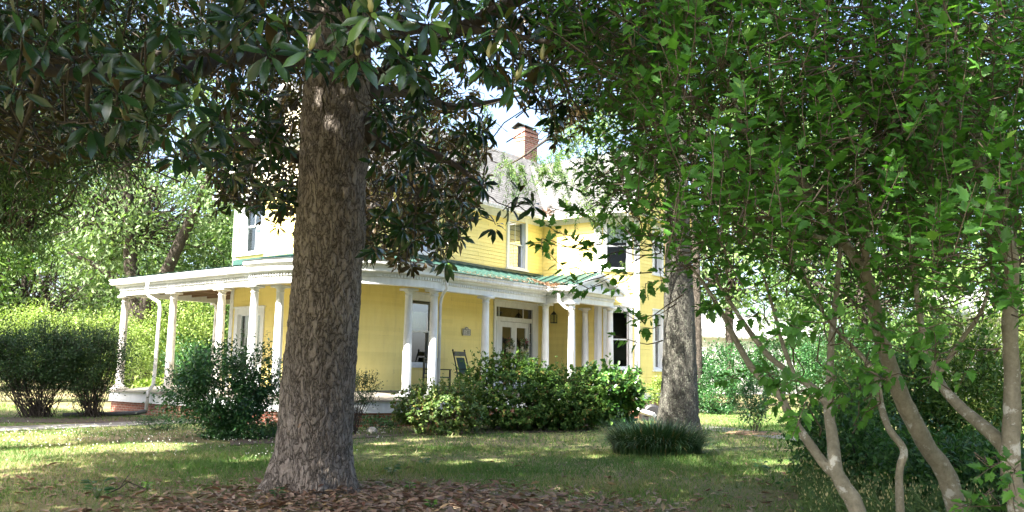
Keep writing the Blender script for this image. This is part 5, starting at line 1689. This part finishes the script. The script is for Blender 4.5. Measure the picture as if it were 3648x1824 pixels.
for x, y, r, lab in ((-42, -20, 7, 'tree across the road behind the viewer, farthest left, added to dim the porch'), (-28, -23, 7, 'tree across the road behind the viewer, second from the left, added to dim the porch'), (-15, -26, 7, 'tree across the road behind the viewer, third from the left, added to dim the porch'), (-2, -25, 7, 'unseen tree added straight across the road behind the viewer'), (11, -24, 7, 'tree across the road behind the viewer, third from the right, added to dim the porch'), (24, -22, 7, 'tree across the road behind the viewer, second from the right, added to dim the porch'), (36, -16, 7, 'tree across the road behind the viewer, farthest right, added to dim the porch')):  # unseen row added to block low sky light from the porch
    tree('unseen_shade_tree', lab, np.array([x, y, 0.]), (x, y, 4.6), (r, 4, 4.6), 8000, .6, 'oakleaf', trad=.35, group='trees added across the road', ncl=110, spread=.9, shell=.3)
# wooded backdrop
n = 60000
xx = rng.uniform(-95, 95, n); yy = 95 + rng.normal(0, 5, n)
hh = np.abs(rng.beta(1.1, 1.6, n)) * (9 + 3 * np.sin(xx * .13) + 2 * np.sin(xx * .31 + 1))
P = np.stack([xx, yy, hh], 1)
px, py, dp = seen(P)
P = P[~((px > 1500) & (px < 2000) & (py < 700))]
o = foliage('distant_woods', P, (0, 60, 0), .7, M['bgleaf'], None)
tag(o, 'distant line of woods behind the gardens', 'woods', kind='stuff')
n = 26000
xx = rng.uniform(-80, 90, n); yy = -38 + rng.normal(0, 3, n) + .003 * xx ** 2
P = np.stack([xx, yy, rng.beta(1.1, 1.4, n) * (12 + 2.5 * np.sin(xx * .21) + 1.5 * np.sin(xx * .53))], 1)
o = foliage('unseen_roadside_woods', P, (0, -60, 0), 1.0, M['oakleaf'], None)  # unseen, added to block the horizon and even out window reflections
tag(o, 'woods added across the road behind the viewer', 'woods', kind='stuff')

# ------------------------------------------------------------------ bushes
def bush(name, label, base, center, radii, n, size, mat, nst=12, tmpl=T_LEAF, ncl=60, spread=.16, shell=.55, group=None, srad=.009, up=.7, cat='bush', flat_bottom=.02, bark='limbbark', rosette=False, wisps=45):
    t = thing(name, label, cat, base, group)
    if rosette:
        dd = rand_dir(ncl)
        lump = 1 + .30 * vnoise(dd, 2.2, int(abs(center[0]) * 10) % 90) + .16 * vnoise(dd, 5.0, 7)
        C = np.array(center) + dd * (rng.uniform(shell, 1, ncl) ** .6 * lump)[:, None] * np.array(radii)
        C = C[C[:, 2] > flat_bottom + .05]
        m_ = max(3, n // len(C))
        ri = np.repeat(np.arange(len(C)), m_); k = len(ri)
        D = unit(unit(C - np.array(center)) * .6 + np.array([0, 0, .7]) + rand_dir(len(C)) * .3)[ri]
        e1 = unit(np.cross(D, np.array([[.2, .3, .9]]))); e2 = np.cross(D, e1)
        ph = rng.uniform(0, 2 * np.pi, k); ti = np.radians(rng.uniform(30, 105, k))
        ax = unit(D * np.cos(ti)[:, None] + (e1 * np.cos(ph)[:, None] + e2 * np.sin(ph)[:, None]) * np.sin(ti)[:, None])
        nr = unit(D - ax * np.sum(D * ax, 1)[:, None] + rand_dir(k) * .2)
        P = C[ri] - D * (rng.uniform(0, spread, k))[:, None]
        tipv = rng.normal(0, .18, len(C))[ri]
        leaf_mesh('foliage', tmpl, P, ax, nr, size * rng.uniform(.6, 1.2, k), M[mat], t, np.clip(rng.beta(2, 2, k) + tipv, 0, 1))
    else:
        P, C, ci = clumped(center, radii, n, ncl, spread, shell, .8)
        dd = unit((P - np.array(center)) / np.array(radii))
        P = np.array(center) + (P - np.array(center)) * (1 + .32 * vnoise(dd, 2.0, int(abs(center[0]) * 10) % 90) + .15 * vnoise(dd, 4.5, 7))[:, None]
        ok = P[:, 2] > flat_bottom
        P, ci = P[ok], ci[ok]
        foliage('foliage', P, center, size, M[mat], t, tmpl, up, .1, np.clip(rng.beta(2, 2, len(P)) + rng.normal(0, .15, len(C))[ci], 0, 1))
    # stray shoots that stand out of the mass
    nw = wisps
    if nw:
        dw = rand_dir(nw); dw[:, 2] = np.abs(dw[:, 2]) * .9 + .05; dw = unit(dw)
        W0 = np.array(center) + dw * np.array(radii) * .7
        W1 = np.array(center) + unit(dw + np.array([0, 0, .25]))* np.array(radii) * rng.uniform(1.02, 1.42, nw)[:, None]
        V, F = tubes(W0, W1, srad * .5, srad * .2, 3, 2, .06)
        build('shoot', V, F, M[bark], t)
        mw = 16
        wi = np.repeat(np.arange(nw), mw); wt = rng.uniform(.1, 1, nw * mw)
        PW_ = W0[wi] * (1 - wt)[:, None] + W1[wi] * wt[:, None] + rng.normal(size=(nw * mw, 3)) * .012
        leaf_mesh('shoot_foliage', tmpl, PW_, unit(rand_dir(nw * mw) + dw[wi] * .8), unit(rand_dir(nw * mw) * .7 + np.array([0, 0, 1.])), size * rng.uniform(.6, 1.1, nw * mw), M[mat], t, rng.beta(2, 1.6, nw * mw))
    js = rng.choice(len(C), min(nst, len(C)), replace=False)
    b0 = np.array(base)[None] + np.concatenate([rng.normal(0, .12 * max(radii[0], .5), (len(js), 2)), np.zeros((len(js), 1))], 1)
    V, F = tubes(b0, C[js], srad, srad * .4, 5, 3, .04)
    build('stem', V, F, M[bark], t, True)
    return t

def ground_at(px_, dep):
    p = at(px_, 1300, dep); p[2] = 0
    return p
bush('leggy_bush', 'dark leggy bush with many bare stems at the left edge of the lawn', ground_at(150, 22.6), at(120, 1280, 22.6), (1.6, 1.0, .95), 30000, .065, 'fineleaf', 120, wisps=130, ncl=380, spread=.13, shell=.3, group='dark leggy bushes on the left lawn', srad=.011)
bush('leggy_bush', 'dark leggy bush with slanting bare stems just left of the porch corner column', ground_at(345, 22.9), at(325, 1280, 22.9), (1.05, .9, .95), 18000, .065, 'fineleaf', 90, wisps=100, ncl=280, spread=.13, shell=.3, group='dark leggy bushes on the left lawn', srad=.011)
# tall shoots of the dark bush
bc = ground_at(800, 17.4)
t = bush('broadleaf_bush', 'wide dark green bush in front of the left porch columns, beside the big trunk', bc, at(810, 1395, 17.4), (1.22, .9, .82), 15000, .085, 'shrubleaf', 40, ncl=230, spread=.14, shell=.35, srad=.014)
sh_ = [(700, 1270), (760, 1240), (880, 1195), (950, 1180), (930, 1250), (840, 1240), (990, 1290), (650, 1330), (1010, 1350), (900, 1270), (960, 1300)]
A = np.array([at(x + rng.normal(0, 12), y + 150, 17.3) for x, y in sh_]); B = np.array([at(x, y, 17.2 + rng.normal(0, .3)) for x, y in sh_])
V, F = tubes(A, B, .006, .003, 4, 2, .03); build('shoot', V, F, M['shrubleaf'], t)
nn = 22
ri = np.repeat(np.arange(len(A)), nn); tt = np.tile(np.linspace(0, 1, nn), len(A))
P = A[ri] * (1 - tt)[:, None] + B[ri] * tt[:, None]
ph = np.tile(np.arange(nn), len(A)) * 1.57
ax = unit(np.stack([np.cos(ph), np.sin(ph), .25 + 0 * ph], 1))
leaf_mesh('foliage', T_LEAF, P, ax, unit(np.array([0, 0, 1.]) - ax * .2 + rand_dir(len(P)) * .15), rng.uniform(.07, .11, len(P)), M['shrubleaf'], t)
bush('fern_patch', 'low ferny plants at the left foot of the dark bush by the path', ground_at(600, 18.8), at(600, 1515, 18.8), (.7, .4, .2), 2200, .08, 'shrubleaf', 8, ncl=50, spread=.1, tmpl=T_NARROW, cat='plant')
bush('low_shrub', 'low dark shrub spreading under the wide dark bush beside the trunk', ground_at(880, 16.9), at(880, 1540, 16.9), (.85, .5, .25), 4000, .07, 'shrubleaf', 10, ncl=60, spread=.12, cat='bush')
bush('small_bush', 'small sparse bush right of the big trunk in front of the porch floor', ground_at(1262, 18.6), at(1290, 1385, 18.6), (.38, .4, .32), 1900, .045, 'fineleaf', 26, ncl=70, spread=.08, shell=.3, srad=.008)
bush('azalea_bush', 'yellow green azalea with sunlit tips in front of the porch, lowest of the front hedge', ground_at(1570, 19.0), at(1570, 1460, 19.0), (1.08, .8, .62), 15000, .07, 'azbright', 26, tmpl=T_WIDE, ncl=1300, spread=.05, shell=.5, rosette=True)
bush('azalea_bush', 'large dense azalea before the front door, tallest of the front hedge', ground_at(1830, 20.6), at(1825, 1415, 20.4), (1.55, .95, .98), 30000, .075, 'azleaf', 30, tmpl=T_WIDE, ncl=2600, spread=.05, shell=.5, rosette=True)
bush('azalea_bush', 'reddish green azalea between the tallest azalea and the big leaved bush', ground_at(2010, 20.6), at(2000, 1430, 20.6), (1.1, .8, .82), 17000, .07, 'azleaf', 22, tmpl=T_WIDE, ncl=1500, spread=.05, shell=.5, rosette=True)
bush('aucuba_bush', 'glossy bush with big pointed leaves at the right end of the front hedge', ground_at(2150, 21.4), at(2150, 1420, 21.4), (.98, .85, .82), 7000, .15, 'auleaf', 16, tmpl=T_WIDE, ncl=700, spread=.06, shell=.5, rosette=True)
bush('ground_plant', 'low green plants on the bare soil under the porch edge right of the big trunk', ground_at(1330, 19.8), at(1330, 1512, 19.8), (.75, .35, .12), 900, .06, 'shrubleaf', 6, ncl=40, spread=.1, cat='plant')
bush('climbing_shrub', 'light green shrub against the base of the bay beside the lichened trunk', at(2350, 1450, 25.6) * [1, 1, 0], at(2352, 1395, 25.6), (.28, .3, .35), 1400, .07, 'lightleaf', 8, ncl=40, spread=.09)
bush('round_bush', 'clipped rounded green bush right of the lichened trunk', ground_at(2555, 29.5), at(2560, 1395, 29.5), (.85, .8, .8), 11000, .075, 'shrubleaf', 12, ncl=220, spread=.12, shell=.6)
sb = gpt(2690, 1545)
bush('sapling', 'slender leafy sapling in a small mulch ring beside the right path', sb, sb + np.array([0, 0, .68]), (.36, .36, .5), 1500, .075, 'shrubleaf', 10, ncl=60, spread=.09, shell=.2, cat='tree')
m = MB(); m.lathe((sb[0], sb[1]), [(.75, .005), (.55, .035), (.2, .05), (.02, .055)], 20); o = m.make('mulch_ring', M['oldwood'], None, True); tag(o, kind='structure')
# left background
for lab, x, dep, cy_, rx, rz in (('light yellow green azalea hedge bush at the far left edge behind the leggy bushes', 20, 31, 1235, 1.6, 1.25), ('tallest light yellow green hedge bush behind the leggy bushes', 190, 32, 1220, 1.7, 1.35), ('light yellow green hedge bush behind the porch corner column', 370, 32, 1235, 1.5, 1.3)):
    bush('hedge_bush', lab, ground_at(x, dep), at(x, cy_, dep), (rx, 1.2, rz), 10000, .085, 'lightleaf', 10, ncl=200, spread=.2, shell=.6, group='light hedge bushes beyond the left lawn')
for lab, x, dep, cy_, rx, rz, mt in (('bright yellow bush seen under the porch between the corner column and the downspout', 480, 35, 1270, 1.1, 1.5, 'lightleaf'), ('bright tall bush seen through the left porch right of the downspout', 640, 36, 1190, 1.5, 1.9, 'lightleaf'), ('dark bush seen through the left porch in front of the bright tall bush', 690, 33.5, 1320, 1.0, 1.0, 'shrubleaf'), ('green bush seen behind the back column of the left porch', 790, 38, 1180, 1.3, 1.8, 'azleaf')):
    bush('garden_bush', lab, ground_at(x, dep), at(x, cy_, dep), (rx, 1.1, rz), 9000, .10, mt, 8, ncl=170, spread=.2, shell=.55, group='bushes behind the left porch')
bush('hosta_plant', 'leafy yellow green plant at the left porch foundation by the downspout', at(520, 1440, 27.5) * [1, 1, 0], at(525, 1405, 27.5), (.42, .3, .42), 700, .16, 'lightleaf', 8, tmpl=T_WIDE, ncl=50, spread=.12, cat='plant')
bush('foundation_plant', 'small green plants below the white porch skirt right of the downspout', at(660, 1440, 24.5) * [1, 1, 0], at(660, 1455, 24.5), (.7, .2, .25), 900, .09, 'lightleaf', 8, ncl=50, spread=.1, cat='plant')
M['undleaf'] = mat_leaf('undergrowth_leaf', [(0, (.025, .085, .025)), (.6, (.05, .14, .035)), (1, (.12, .24, .05))], None, .5, .35)
# right background: hedge and shrubs
for lab, x, dep, cy_, rx, rz in (('dark hedge bush below the white neighbouring house, nearest the lichened trunk', 2600, 38, 1310, 1.8, .95), ('dark hedge bush below the white neighbouring house, behind the leaning stems', 2800, 37, 1300, 1.8, 1.1), ('dark hedge bush at the end of the right lawn behind the forked stem', 3010, 34, 1310, 2.0, 1.3)):
    bush('dark_hedge_bush', lab, ground_at(x, dep), at(x, cy_, dep), (rx, 1.2, rz), 7000, .12, 'shrubleaf', 8, ncl=150, spread=.22, shell=.55, group='dark hedge beyond the right lawn')
for lab, x, dep, cy_, rx, rz, mt, n_ in (('dark undergrowth shrub between the forked stem and the pale thin stem', 3010, 10.4, 1590, .62, .55, 'undleaf', 5200), ('dark undergrowth shrub behind the pale thin stem', 3180, 11.2, 1480, .7, .85, 'undleaf', 6000), ('tall undergrowth shrub between the thick leaning stem and the right edge', 3440, 11.0, 1440, .95, 1.0, 'azleaf', 9000), ('sunny light green shrub at the right edge behind the forked trunk', 3560, 14.5, 1330, 1.0, 1.0, 'lightleaf', 6000), ('low undergrowth at the lower right corner under the forked trunk', 3520, 8.6, 1720, .6, .42, 'undleaf', 4200), ('low green undergrowth under the thick leaning stem', 3300, 9.2, 1690, .55, .4, 'undleaf', 4000), ('light green shrub beyond the pale thin stem', 3080, 15.5, 1400, .8, .8, 'azleaf', 4500)):
    bush('undergrowth_shrub', lab, ground_at(x, dep), at(x, cy_, dep), (rx, .7, rz), n_, .075 if dep < 13 else .08, mt, 14, ncl=160, spread=.12, shell=.3, group='undergrowth beneath the rose of sharon', tmpl=T_LEAF)

# liriope clump
lc = np.array([2.62, 15.35, 0]); n = 3400
t = thing('liriope_clump', 'round clump of dark arching grassy leaves at the foot of the lichened trunk', 'plant', lc)
a = rng.uniform(0, 2 * np.pi, n); r = np.sqrt(rng.random(n)) * .78
root = np.stack([lc[0] + r * np.cos(a), lc[1] + r * np.sin(a) * .85, 0 * a], 1)
out = np.stack([np.cos(a), np.sin(a), 0 * a], 1) * (.25 + .75 * (r / .72))[:, None] + rand_dir(n) * .45
out[:, 2] = 0; out = unit(out)
L = rng.uniform(.42, .72, n)
lean = rng.uniform(.3, 1.0, n) * (.35 + .65 * r / .72)
ts = np.linspace(0, 1, 6)
V = []
w = rng.uniform(.007, .011, n)
sd = np.stack([-out[:, 1], out[:, 0], 0 * a], 1)
for q_ in ts:
    ang = lean * 2.6 * q_
    hx = np.where(lean > .05, (1 - np.cos(ang)) / (lean * 2.6), 0) * L
    hz = np.sin(ang) / (lean * 2.6 + 1e-6) * L
    c = root + out * hx[:, None] + np.array([0, 0, 1.]) * np.maximum(hz, .0)[:, None]
    ww = w * (1 - q_ ** 2) + .0006
    V += [c - sd * ww[:, None], c + sd * ww[:, None]]
V = np.stack(V, 1).reshape(-1, 3)
b_ = np.arange(n)[:, None] * 12
F = np.concatenate([np.stack([b_[:, 0] + 2 * i, b_[:, 0] + 2 * i + 1, b_[:, 0] + 2 * i + 3, b_[:, 0] + 2 * i + 2], 1) for i in range(5)])
build('blades', V, F, M['liriope'], t, attr=np.repeat(rng.random(n), 12))

# seedlings on the leaf litter
for lab, x, y, s in (('seedling with pale yellow green leaves at the lower left on the litter', 345, 1780, .26), ('seedling at the foot of the big trunk on its left', 985, 1780, .16), ('blue green seedling right of the big trunk beside the grass edge', 1395, 1695, .2), ('small seedling in the grass farther right of the big trunk', 1510, 1665, .16), ('little seedling with two leaves amid the brown leaves right of the trunk', 1460, 1748, .12), ('tiny seedling by the fallen twig on the left', 525, 1748, .12), ('seedling at the bottom edge right of the trunk', 1535, 1818, .12), ('seedling in the grass near the weeds on the right', 2710, 1680, .2)):
    b0 = gpt(x, y)
    t = thing('seedling', lab, 'plant', b0, 'seedlings on the lawn and litter')
    n = 16
    a = rng.uniform(0, 2 * np.pi, n); h = rng.uniform(.25, .8, n) * s
    P = b0 + np.stack([np.cos(a) * s * .25, np.sin(a) * s * .25, h], 1)
    ax = unit(np.stack([np.cos(a), np.sin(a), .15 + 0 * a], 1))
    leaf_mesh('foliage', T_LOBE, P, ax, unit(np.array([0, -.3, .9]) + rand_dir(n) * .3), rng.uniform(.3, .5, n) * s, M['shrubleaf' if s > .13 else 'althleaf'], t, rng.uniform(.3, 1, n))
    V, F = tubes(np.repeat(b0[None], n, 0), P, .003, .002, 3, 1, .02); build('stem', V, F, M['weed'], t)

# ------------------------------------------------------------------ neighbouring houses
def neighbour(label, base, ang, L, D, hgt, rise, roofc, wins):
    t = thing('neighbour_house', label, 'house', base)
    ca, sa = math.cos(ang), math.sin(ang)
    X = np.array([ca, sa, 0]); Y = np.array([-sa, ca, 0]); Z = np.array([0, 0, 1.])
    g_ = lambda x, y, z: np.array(base) + X * x + Y * y + Z * z
    c = [(0, 0), (L, 0), (L, D), (0, D)]
    m = MB(); m.add([g_(x, y, 0) for x, y in c] + [g_(x, y, hgt) for x, y in c] + [g_(0, D / 2, hgt + rise), g_(L, D / 2, hgt + rise)],
                    [(0, 1, 5, 4), (1, 2, 6, 5), (2, 3, 7, 6), (3, 0, 4, 7), (4, 7, 8), (5, 9, 6)])
    for i in range(int(hgt / .2)):
        z = i * .2
        m.hexa([g_(0, -.03, z), g_(L, -.03, z), g_(L, 0, z), g_(0, 0, z), g_(0, -.005, z + .19), g_(L, -.005, z + .19), g_(L, 0, z + .19), g_(0, 0, z + .19)])
    m.make('wall', M['houseb'], t)
    m = MB()
    for y0, y1, z0, z1 in ((-.4, D / 2, hgt - .2, hgt + rise), (D + .4, D / 2, hgt - .2, hgt + rise)):
        q_ = [g_(-.4, y0, z0), g_(L + .4, y0, z0), g_(L + .4, y1, z1), g_(-.4, y1, z1)]
        m.add(q_ + [p + Z * .12 for p in q_], [(0, 1, 2, 3), (4, 7, 6, 5), (0, 4, 5, 1), (1, 5, 6, 2), (2, 6, 7, 3), (3, 7, 4, 0)])
    m.make('roof', roofc, t)
    for x, z, w, h in wins:
        m = MB()
        for a_, b2, c2, d2_ in ((x - .1, x, z - .1, z + h + .1), (x + w, x + w + .1, z - .1, z + h + .1), (x, x + w, z - .1, z), (x, x + w, z + h, z + h + .1), (x, x + w, z + h / 2 - .03, z + h / 2 + .03)):
            m.hexa([g_(a_, -.07, c2), g_(b2, -.07, c2), g_(b2, -.01, c2), g_(a_, -.01, c2), g_(a_, -.07, d2_), g_(b2, -.07, d2_), g_(b2, -.01, d2_), g_(a_, -.01, d2_)])
        f_ = m.make('window', M['white'], t)
        m = MB(); m.hexa([g_(x, -.045, z), g_(x + w, -.045, z), g_(x + w, -.035, z), g_(x, -.035, z), g_(x, -.045, z + h), g_(x + w, -.045, z + h), g_(x + w, -.035, z + h), g_(x, -.035, z + h)]); m.make('pane', M['stone'], f_)
    return t
nbase = at(2440, 1300, 56); nbase[2] = 0
neighbour('white clapboard neighbouring house beyond the right lawn, seen behind the leaning stems', nbase, .25, 11, 8, 3.9, 1.6, M['houseb'], [(1.0, 1.0, .8, 1.0), (2.6, 1.0, .8, 1.0), (5.4, 1.1, 1.3, 1.2), (8.6, 1.0, .9, 1.3)])
nbase = at(3420, 1300, 44); nbase[2] = 0
neighbour('white neighbouring house glimpsed at the right edge behind the forked trunk', nbase, -.15, 9, 7, 4.6, 1.6, M['houseb'], [(.8, 2.2, 1.0, 1.4), (3.4, 2.2, 1.0, 1.4)])

# ------------------------------------------------------------------ grass, clover, litter, weeds
def in_house(x, y):
    u = x * UX[0] + y * UX[1]; v = x * VX[0] + y * VX[1]
    return ((u > 12.7) & (v > 14.8)) | ((u > 21) & (v > 13.2)) | ((v > 19.3) & (v < 21) & (u < 12.8))
def litter_density(x, y):
    """1 in the leaf bed round the magnolia, fading outwards"""
    d = np.hypot((x + 1.1) / 2.5, (y - 8.2) / 2.5)
    return np.clip(1.35 - d, 0, 1)
def blades(n, ylo, yhi, h0, h1, w, name, power=1.0):
    y = ylo + (yhi - ylo) * rng.random(n) ** power
    x = (rng.random(n) * 2 - 1) * (y * .66 + 1.5)
    Pn = np.stack([x, y, 0 * x], 1)
    d1 = vnoise(Pn, .55, 41); d2 = vnoise(Pn, 2.1, 43); d3 = vnoise(Pn, .2, 45)
    dens = .78 + .3 * d1 + .25 * d2 + .1 * d3 - 1.25 * litter_density(x, y)
    dens = np.where(y < 12, dens - .22 * np.clip((12.5 - y) / 4, 0, 1), dens)
    k = (rng.random(n) < dens) & ~in_house(x, y)
    x, y, d1, d2 = x[k], y[k], d1[k], d2[k]; n = len(x)
    hgt = (h0 + (h1 - h0) * rng.random(n) ** 2.2 * 1.5) * (1 + .6 * d1) * np.where(y < 12, .75, 1)
    a = rng.uniform(0, 2 * np.pi, n)
    sd = np.stack([np.cos(a), np.sin(a), 0 * a], 1) * (w * rng.uniform(.6, 1.3, n))[:, None]
    tip = np.stack([rng.normal(0, .55, n), rng.normal(0, .55, n), np.ones(n)], 1) * hgt[:, None]
    b0 = np.stack([x, y, np.full(n, -.004)], 1)
    V = np.stack([b0 - sd, b0 + sd, b0 + tip * .6 + sd * .6, b0 + tip], 1).reshape(-1, 3)
    F = np.concatenate([np.stack([np.arange(n) * 4, np.arange(n) * 4 + 1, np.arange(n) * 4 + 2, np.arange(n) * 4 + 3], 1)])
    dry = np.clip(.42 + .33 * vnoise(np.stack([x, y, 0 * x], 1), .8, 47) + rng.normal(0, .2, n) + .25 * np.clip((12.5 - y) / 4, 0, 1), 0, 1)
    o = build(name, V, F, M['grass'], None, attr=np.repeat(np.clip(dry + .08, 0, 1), 4))
    return tag(o, 'short patchy lawn grass', 'grass', kind='stuff')
blades(230000, 7.6, 16, .03, .075, .0045, 'grass', .8)
blades(170000, 16, 34, .035, .08, .008, 'grass', .8)
blades(60000, 34, 70, .05, .10, .02, 'grass')
# clover
n = 900
cxy = np.stack([rng.uniform(-12.5, -2.5, n), rng.uniform(13.2, 20, n)], 1)
nv = vnoise(np.concatenate([cxy, np.zeros((n, 1))], 1), .7, 51)
cxy = cxy[(nv > -.25) & ~in_house(cxy[:, 0], cxy[:, 1]) & (np.abs(cxy[:, 0]) < cxy[:, 1] * .63)]
oct_v = np.array([(1, 0, 0), (-1, 0, 0), (0, 1, 0), (0, -1, 0), (0, 0, 1), (0, 0, -1)]) * .011
oct_f = np.array([(0, 2, 4), (2, 1, 4), (1, 3, 4), (3, 0, 4), (2, 0, 5), (1, 2, 5), (3, 1, 5), (0, 3, 5)])
c3 = np.concatenate([cxy, rng.uniform(.05, .11, (len(cxy), 1))], 1)
V = (c3[:, None] + oct_v[None] * rng.uniform(.8, 1.3, (len(c3), 1, 1))).reshape(-1, 3)
F = (oct_f[None] + (np.arange(len(c3)) * 6)[:, None, None]).reshape(-1, 3)
o = build('clover_flowers', V, F, M['clover'], None, attr=np.repeat(rng.random(len(c3)), 6)); tag(o, 'white clover flowers in the left lawn', 'clover', kind='stuff')
# fallen leaves
T_DEAD = (np.array([(0, 0, .0), (.3, .16, .10), (.7, .17, .12), (1, 0, .05), (.7, -.17, .10), (.3, -.16, .12), (.35, 0, .0), (.7, 0, .015)]), np.array([(0, 6, 1), (6, 7, 1), (1, 7, 2), (7, 3, 2), (0, 5, 6), (5, 4, 6), (6, 4, 7), (4, 3, 7)]))
n = 60000
y = rng.uniform(6.5, 15.5, n); x = rng.uniform(-9.5, 8, n)
k = np.abs(x) < y * .66 + .8; x, y = x[k], y[k]
dn = litter_density(x, y)
Pn = np.stack([x, y, 0 * x], 1)
pr = np.clip(dn * 1.3, 0, 1) * .9 + .03 * np.clip((16 - y) / 6, 0, 1) + np.where(x < -1, .30, .12) * np.clip((11.5 - y) / 3, 0, 1) * np.clip(.6 + vnoise(Pn, 1.3, 61), 0, 1)
k = rng.random(len(x)) < pr; x, y, dn = x[k], y[k], dn[k]; n = len(x)
hh = rng.random(n) ** 2 * .05 * dn + .012
dtr = np.hypot(x - mag_base[0], y - mag_base[1])
hh += .10 * np.clip(1 - (dtr - .42) / .5, 0, 1) * rng.random(n)
ok = dtr > .42
x, y, hh = x[ok], y[ok], hh[ok]; n = len(x)
P = np.stack([x, y, hh], 1)
a = rng.uniform(0, 2 * np.pi, n)
ax = unit(np.stack([np.cos(a), np.sin(a), rng.normal(0, .22, n)], 1))
flip = np.where(rng.random(n) < .5, 1, -1)
nr = unit(np.stack([rng.normal(0, .35, n), rng.normal(0, .35, n), flip], 1))
o = leaf_mesh('leaf_litter', T_DEAD, P, ax, nr, rng.uniform(.055, .145, n), M['deadleaf'], None, rng.random(n)); tag(o, 'brown fallen magnolia leaves', 'leaf litter', kind='stuff')
b0 = gpt(415, 1765)
m = MB(); m.tube([gpt(380, 1770) + [0, 0, .03], gpt(425, 1755) + [0, 0, .05], gpt(455, 1735) + [0, 0, .06], gpt(520, 1752) + [0, 0, .03]], .007, 6); m.tube([gpt(425, 1755) + [0, 0, .05], gpt(460, 1728) + [0, 0, .14]], .005, 5)
o = m.make('fallen_twig', M['limbbark'], None, True, base=b0); tag(o, 'thin bent twig lying on the leaf litter at the lower left', 'twig')
gr_ = gpt(1325, 1545)
m = MB(); m.lathe((gr_[0], gr_[1]), [(.10, 0), (.12, .06), (.09, .12), (.03, .15)], 9); o = m.make('rock', M['stone'], None, False, base=gr_); tag(o, 'small grey rock at the left foot of the yellow green azalea', 'rock')
# weeds with pale seed heads
n = 2400
y = rng.uniform(7.4, 12.5, n); xf = rng.uniform(.30, .62, n) ** .9; x = xf * y
px, py, dp = seen(np.stack([x, y, 0 * y], 1))
k = (py > 1640 - .25 * (px - 2650)) & (rng.random(n) < np.clip(.5 + vnoise(np.stack([x, y, 0 * y], 1), 1.4, 71), 0.1, 1)) & (px > 2620)
x, y = x[k], y[k]; n = len(x)
root = np.stack([x, y, 0 * x], 1); hgt = rng.uniform(.2, .5, n)
top = root + np.stack([rng.normal(0, .08, n), rng.normal(0, .08, n), hgt], 1)
V1, F1 = tubes(root, top, .003, .002, 3, 1, .04)
nl = 14
ri = np.repeat(np.arange(n), nl); tt = rng.random(n * nl) * .85
P = root[ri] * (1 - tt)[:, None] + top[ri] * tt[:, None]
V2, F2, kk = leaves(T_NARROW, P, unit(rand_dir(len(P)) + np.array([0, 0, .4])), rand_dir(len(P)) + np.array([0, 0, 1.]), rng.uniform(.05, .12, len(P)))
F2 = F2 + len(V1)
Vb = np.concatenate([V1, V2]); 
o = build('weed_patch', Vb, [F1, F2], M['weed'], None, attr=np.concatenate([np.full(len(V1), .5), np.repeat(rng.random(len(P)), kk)])); tag(o, 'patch of tall weeds at the lower right', 'weeds', kind='stuff')
ns = 4
ri = np.repeat(np.arange(n), ns)
ri = ri[rng.random(len(ri)) < .45]
P = top[ri] + np.stack([rng.normal(0, .035, len(ri)), rng.normal(0, .035, len(ri)), rng.uniform(-.1, .02, len(ri))], 1)
od = unit(np.array([0, 0, 1.]) + rand_dir(len(ri)) * .3)
V, F, kk = leaves((T_NARROW[0] * np.array([1, 2.6, 1]), T_NARROW[1]), P, od, rand_dir(len(ri)), rng.uniform(.02, .036, len(ri)))
V2, F2, kk = leaves((T_NARROW[0] * np.array([1, 2.6, 1]), T_NARROW[1]), P, od, rand_dir(len(ri)), rng.uniform(.02, .036, len(ri)))
o = build('seed_heads', np.concatenate([V, V2]), np.concatenate([F, F2 + len(V)]), M['seed'], None, attr=rng.random(len(V) * 2)); tag(o, 'pale seed heads on the weeds', 'seed heads', kind='stuff')
